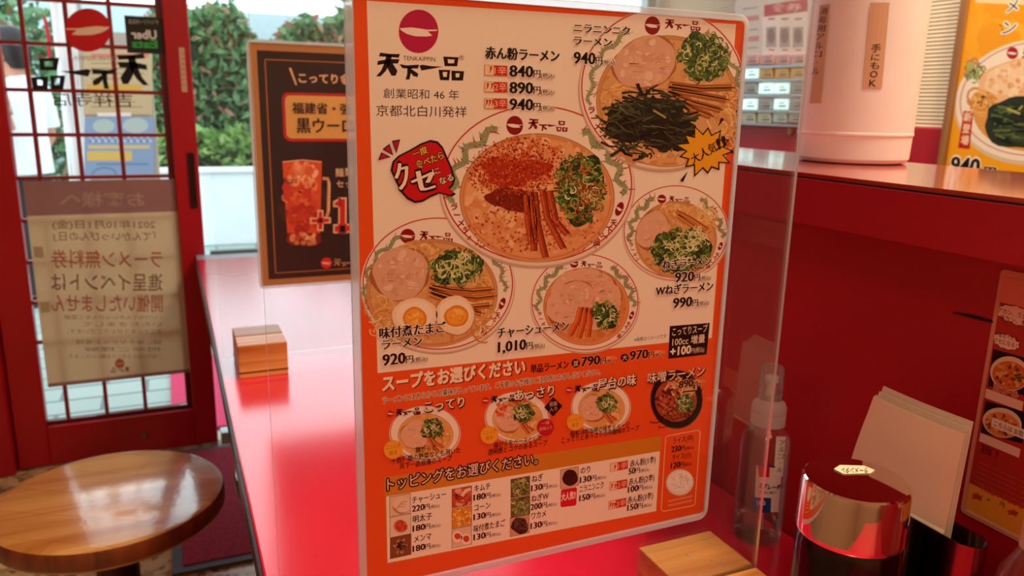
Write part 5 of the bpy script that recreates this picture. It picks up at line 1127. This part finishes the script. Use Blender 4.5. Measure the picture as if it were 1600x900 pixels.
rr2(X0+.005, X1-.005, Z0+.005, Z1-.005, '#b07a48', 0); rr2(X0+.017, X1-.017, Z0+.016, Z1-.017, '#2a1719', 1)
aa = P2(414, 92); bb = P2(425, 428)
for (x0, x1, z0, z1) in ((aa.x-.001, aa.x+.001, bb.z, aa.z), (aa.x-.001, X1-.03, aa.z-.0016, aa.z), (aa.x-.001, X1-.03, bb.z, bb.z+.0016)): rr2(x0, x1, z0, z1, '#b0682c', 2)
def t2(s, x0, x1, y, h, col, z, bold=.02, heavy=0): q.tx(s, x0, x1, y, h, col, z, bold, heavy)
q.stroke([(453, 106), (463, 133)], 4, '#d8a878', 3, 2.5); t2('こってり食', 467, 547, 129, 15, '#dcae82', 4, .03)
pA, pB = P2(440, 144), P2(445, 221); rr2(pA.x, X1-.035, pB.z, pA.z, '#b51f26', 3, .012); rr2(pA.x+.005, X1-.04, pB.z+.005, pA.z-.005, '#d9a35c', 4, .009)
t2('福建省・強', 457, 549, 177, 17, '#2e1512', 6, .015, 1); t2('黒ウーロ', 464, 552, 207, 23, '#20100e', 6, .015, 1)
# mug picture
q.dots(476, 316, 36, 66, 50, 6, 14, ['#3a1d18', '#41211a', '#331a18'], 2, sq=.6)
q.poly([(441, 252), (503, 252), (500, 366), (502, 378), (492, 384), (455, 383), (447, 377), (449, 366)], '#d8502a', 5)
q.dots(472, 300, 26, 42, 90, 3, 9, ['#e2653a', '#d04524', '#ea8358', '#c83a1e', '#dc5a30'], 6, sq=.5)
q.dots(474, 272, 26, 17, 50, 3, 9, ['#f0a070', '#e8835a', '#f4b78c', '#dc6238'], 6.6, sq=.6); q.dots(474, 338, 24, 22, 40, 3, 8, ['#b52c18', '#c23a1e', '#a32413'], 6.6)
q.poly([(449, 364), (500, 364), (502, 378), (492, 384), (455, 383), (447, 377)], '#7d1f14', 7); q.dots(474, 371, 22, 5, 30, 2, 5, ['#d98a5a', '#b8482c', '#e6a878'], 8, sq=.4); q.dots(476, 379, 18, 3, 14, 2, 4, ['#c87a50', '#8c2a1a'], 8)
q.stroke([(442, 253), (472, 250), (502, 253)], 2, '#eea47a', 8)
q.stroke([(504, 279), (512, 279), (514, 286), (513, 330), (510, 340), (504, 342)], 5, '#d79a68', 6); q.stroke([(513, 284), (515, 290), (514, 330)], 1.6, '#f0c498', 7)
t2('Asahi', 442, 464, 287, 10, '#3c120e', 9, .02)
t2('麺', 524, 537, 276, 13, '#e8c49a', 4, .02); t2('類', 539, 552, 275, 13, '#e8c49a', 4, .02); t2('セット', 526, 562, 293, 11, '#e8c49a', 4, .02)
def one(g, c, z):
    q.poly([(531-g, 311-g), (539+g, 311-g), (539+g, 362+g), (531-g, 362+g)], c, z); q.poly([(523-g, 353-g), (548+g, 352-g), (548+g, 361+g), (523-g, 362+g)], c, z); q.poly([(523-g, 321+g), (523-g, 317-g), (532, 311-g), (532, 321+g)], c, z)
one(2.6, '#e8b890', 10); one(0, '#c62320', 12)
for k, (w, c) in enumerate(((13, '#e8b890'), (7, '#c62320'))):
    e = (13-w)/2; q.stroke([(484+e, 345), (517-e, 344)], w*.75, c, 10+k*2); q.stroke([(500.5, 328+e), (500.5, 361-e)], w*.75, c, 10+k*2)
disc(q, 510, 411, 8.5, 8.5, '#d02a28', '#e8b8a0', 4); brush(q, 521, 404, 42, '#b58a60', 4, 0)
q.build('print', printmat('poster_ink', .4), t)
b = MB(); 

# ------------------------------------------------------------------ notices and stickers on the door
PD = lambda x, y: PY(x, y, YF-.0035)
t = thing('paper_notice', PD(183, 440), 'large translucent cream paper notice with reversed lettering on the door pane', 'notice')
b = MB(); Q = [PD(37, 283), PD(275, 280), PD(296, 586), PD(73, 601)]
xl_, xr_ = (Q[0].x+Q[3].x)/2, (Q[1].x+Q[2].x)/2; zt_, zb_ = (Q[0].z+Q[1].z)/2, (Q[2].z+Q[3].z)/2
b.box(xl_, xr_, YF-.0035, YF-.0032, zb_, zt_); b.build('sheet', thinpaper('backlit_paper', '#eedfc6', .42), t)
NI = printmat('notice_ink', .6, through=.42)
q = Print(PD, (0, -1, 0)); zh = PD(160, 334).z
q.raw([Vector((x, YF-.00352, z)) for x, z in ((xl_, zh), (xr_, zh), (xr_, zt_), (xl_, zt_))], [(0, 1, 2, 3)], '#b58c92', 0)
q.raw([Vector((x, YF-.00352, z)) for x, z in ((xl_, zb_), (xr_, zb_), (xr_, zb_+.012), (xl_, zb_+.012))], [(0, 1, 2, 3)], '#b98f95', 0)
def mir(s, xr, xl, y, h, col, z=3, bold=.02, sl=0): q.text(s, xr, y, xl, y+sl, h, col, z, bold)
mir('お客様へ', 226, 94, 322, 22, '#d6bfb6', 3, .02)
mir('2021年10月1日(金)', 243, 82, 357, 13, '#a58a70'); mir('「てんかいっぴんの日」', 243, 84, 376, 14, '#a58a70')
for s, y, c in (('ラーメン無料券', 418, '#cf8474'), ('進呈イベントは', 454, '#a2826a'), ('開催いたしません', 487, '#cf8474')): mir(s, 254, 80, y, 27, c, 3, .025)
for i, s in enumerate(('・いつもてんかいっぴんをご愛顧', 'いただきまして', 'まことにありがとうございます。', '誠に勝手ながらお客様', '何卒ご理解', 'ご協力のほどよろしくお願いいたします。')): mir(s, 252, (100, 130, 104, 118, 132, 104)[i], 499+i*11+(i > 2)*6, 7, '#b39a80', 3, .0)
disc(q, 187, 568, 7.5, 7.5, '#d87c70', '#dcc6a8', 3, -1); brush(q, 203, 573, 30, '#9c8268', 3, 0, -1)
q.build('lettering', NI, t)
pp = [PD(50, 392), PD(67, 478)]
for p in pp: b = MB(); b.box(xl_+.006, xl_+.03, YF-.0042, YF-.0038, p.z-.02, p.z+.012); b.build('tape', thinpaper('beige_tape_strip', '#d9c6a6', .4), t)
# window decal, printed to be read from outside
t = thing('window_decal', PD(150, 90), 'red round shop mark with reversed black brush lettering on the door pane', 'decal')
q = Print(PD, (0, -1, 0)); disc(q, 137, 47, 36, 34, '#c4101c', '#e6d2b8', 0, -1)
brush(q, 232, 84, 183, '#0d0b0b', 0, -.0, -1, 1.0); q.text('TENKAIPPIN', 186, 95, 112, 95, 8, '#a8908a', 0)
q.text('吉祥寺店', 208, 167, 82, 165, 21, '#2a2422', 0)
q.build('lettering', printmat('decal_ink', .5), t)
t = thing('delivery_sticker', PD(225, 54), 'black square delivery sticker with white and green reversed lettering', 'sticker')
b = MB(); A, B_ = PD(194, 24), PD(259, 85); b.box(A.x, B_.x, YF-.0042, YF-.0036, B_.z, A.z); b.build('sheet', mat('black_vinyl', '#141716', .4), t)
q = Print(lambda x, y: PY(x, y, YF-.0044), (0, -1, 0)); q.text('デリバリー対応店', 248, 38, 201, 37, 7, '#b9c0ba', 0); q.text('Uber', 245, 61, 206, 60, 14, '#d6dcd8', 0, .03); q.text('Eats', 246, 75, 207, 74, 13, '#2fae4e', 0, .03); q.build('lettering', printmat('sticker_ink', .4), t)
t = thing('label_sticker', PY(288, 108, YF-.021), 'narrow beige paper label on the right stile of the red door', 'label')
b = MB(); A, B_ = PY(279, 74, YF-.021), PY(293, 144, YF-.021); b.box(A.x, B_.x, YF-.0212, YF-.0204, B_.z, A.z); b.build('paper', mat('beige_label_paper', '#c9a28c', .6), t)
q = Print(lambda x, y: PY(x, y, YF-.0214), (0, -1, 0))
for k in range(7): q.stroke([(284, 84+k*8), (289, 84+k*8)], 2, '#a8806c', 0)
q.build('print', printmat('label_ink', .5), t)
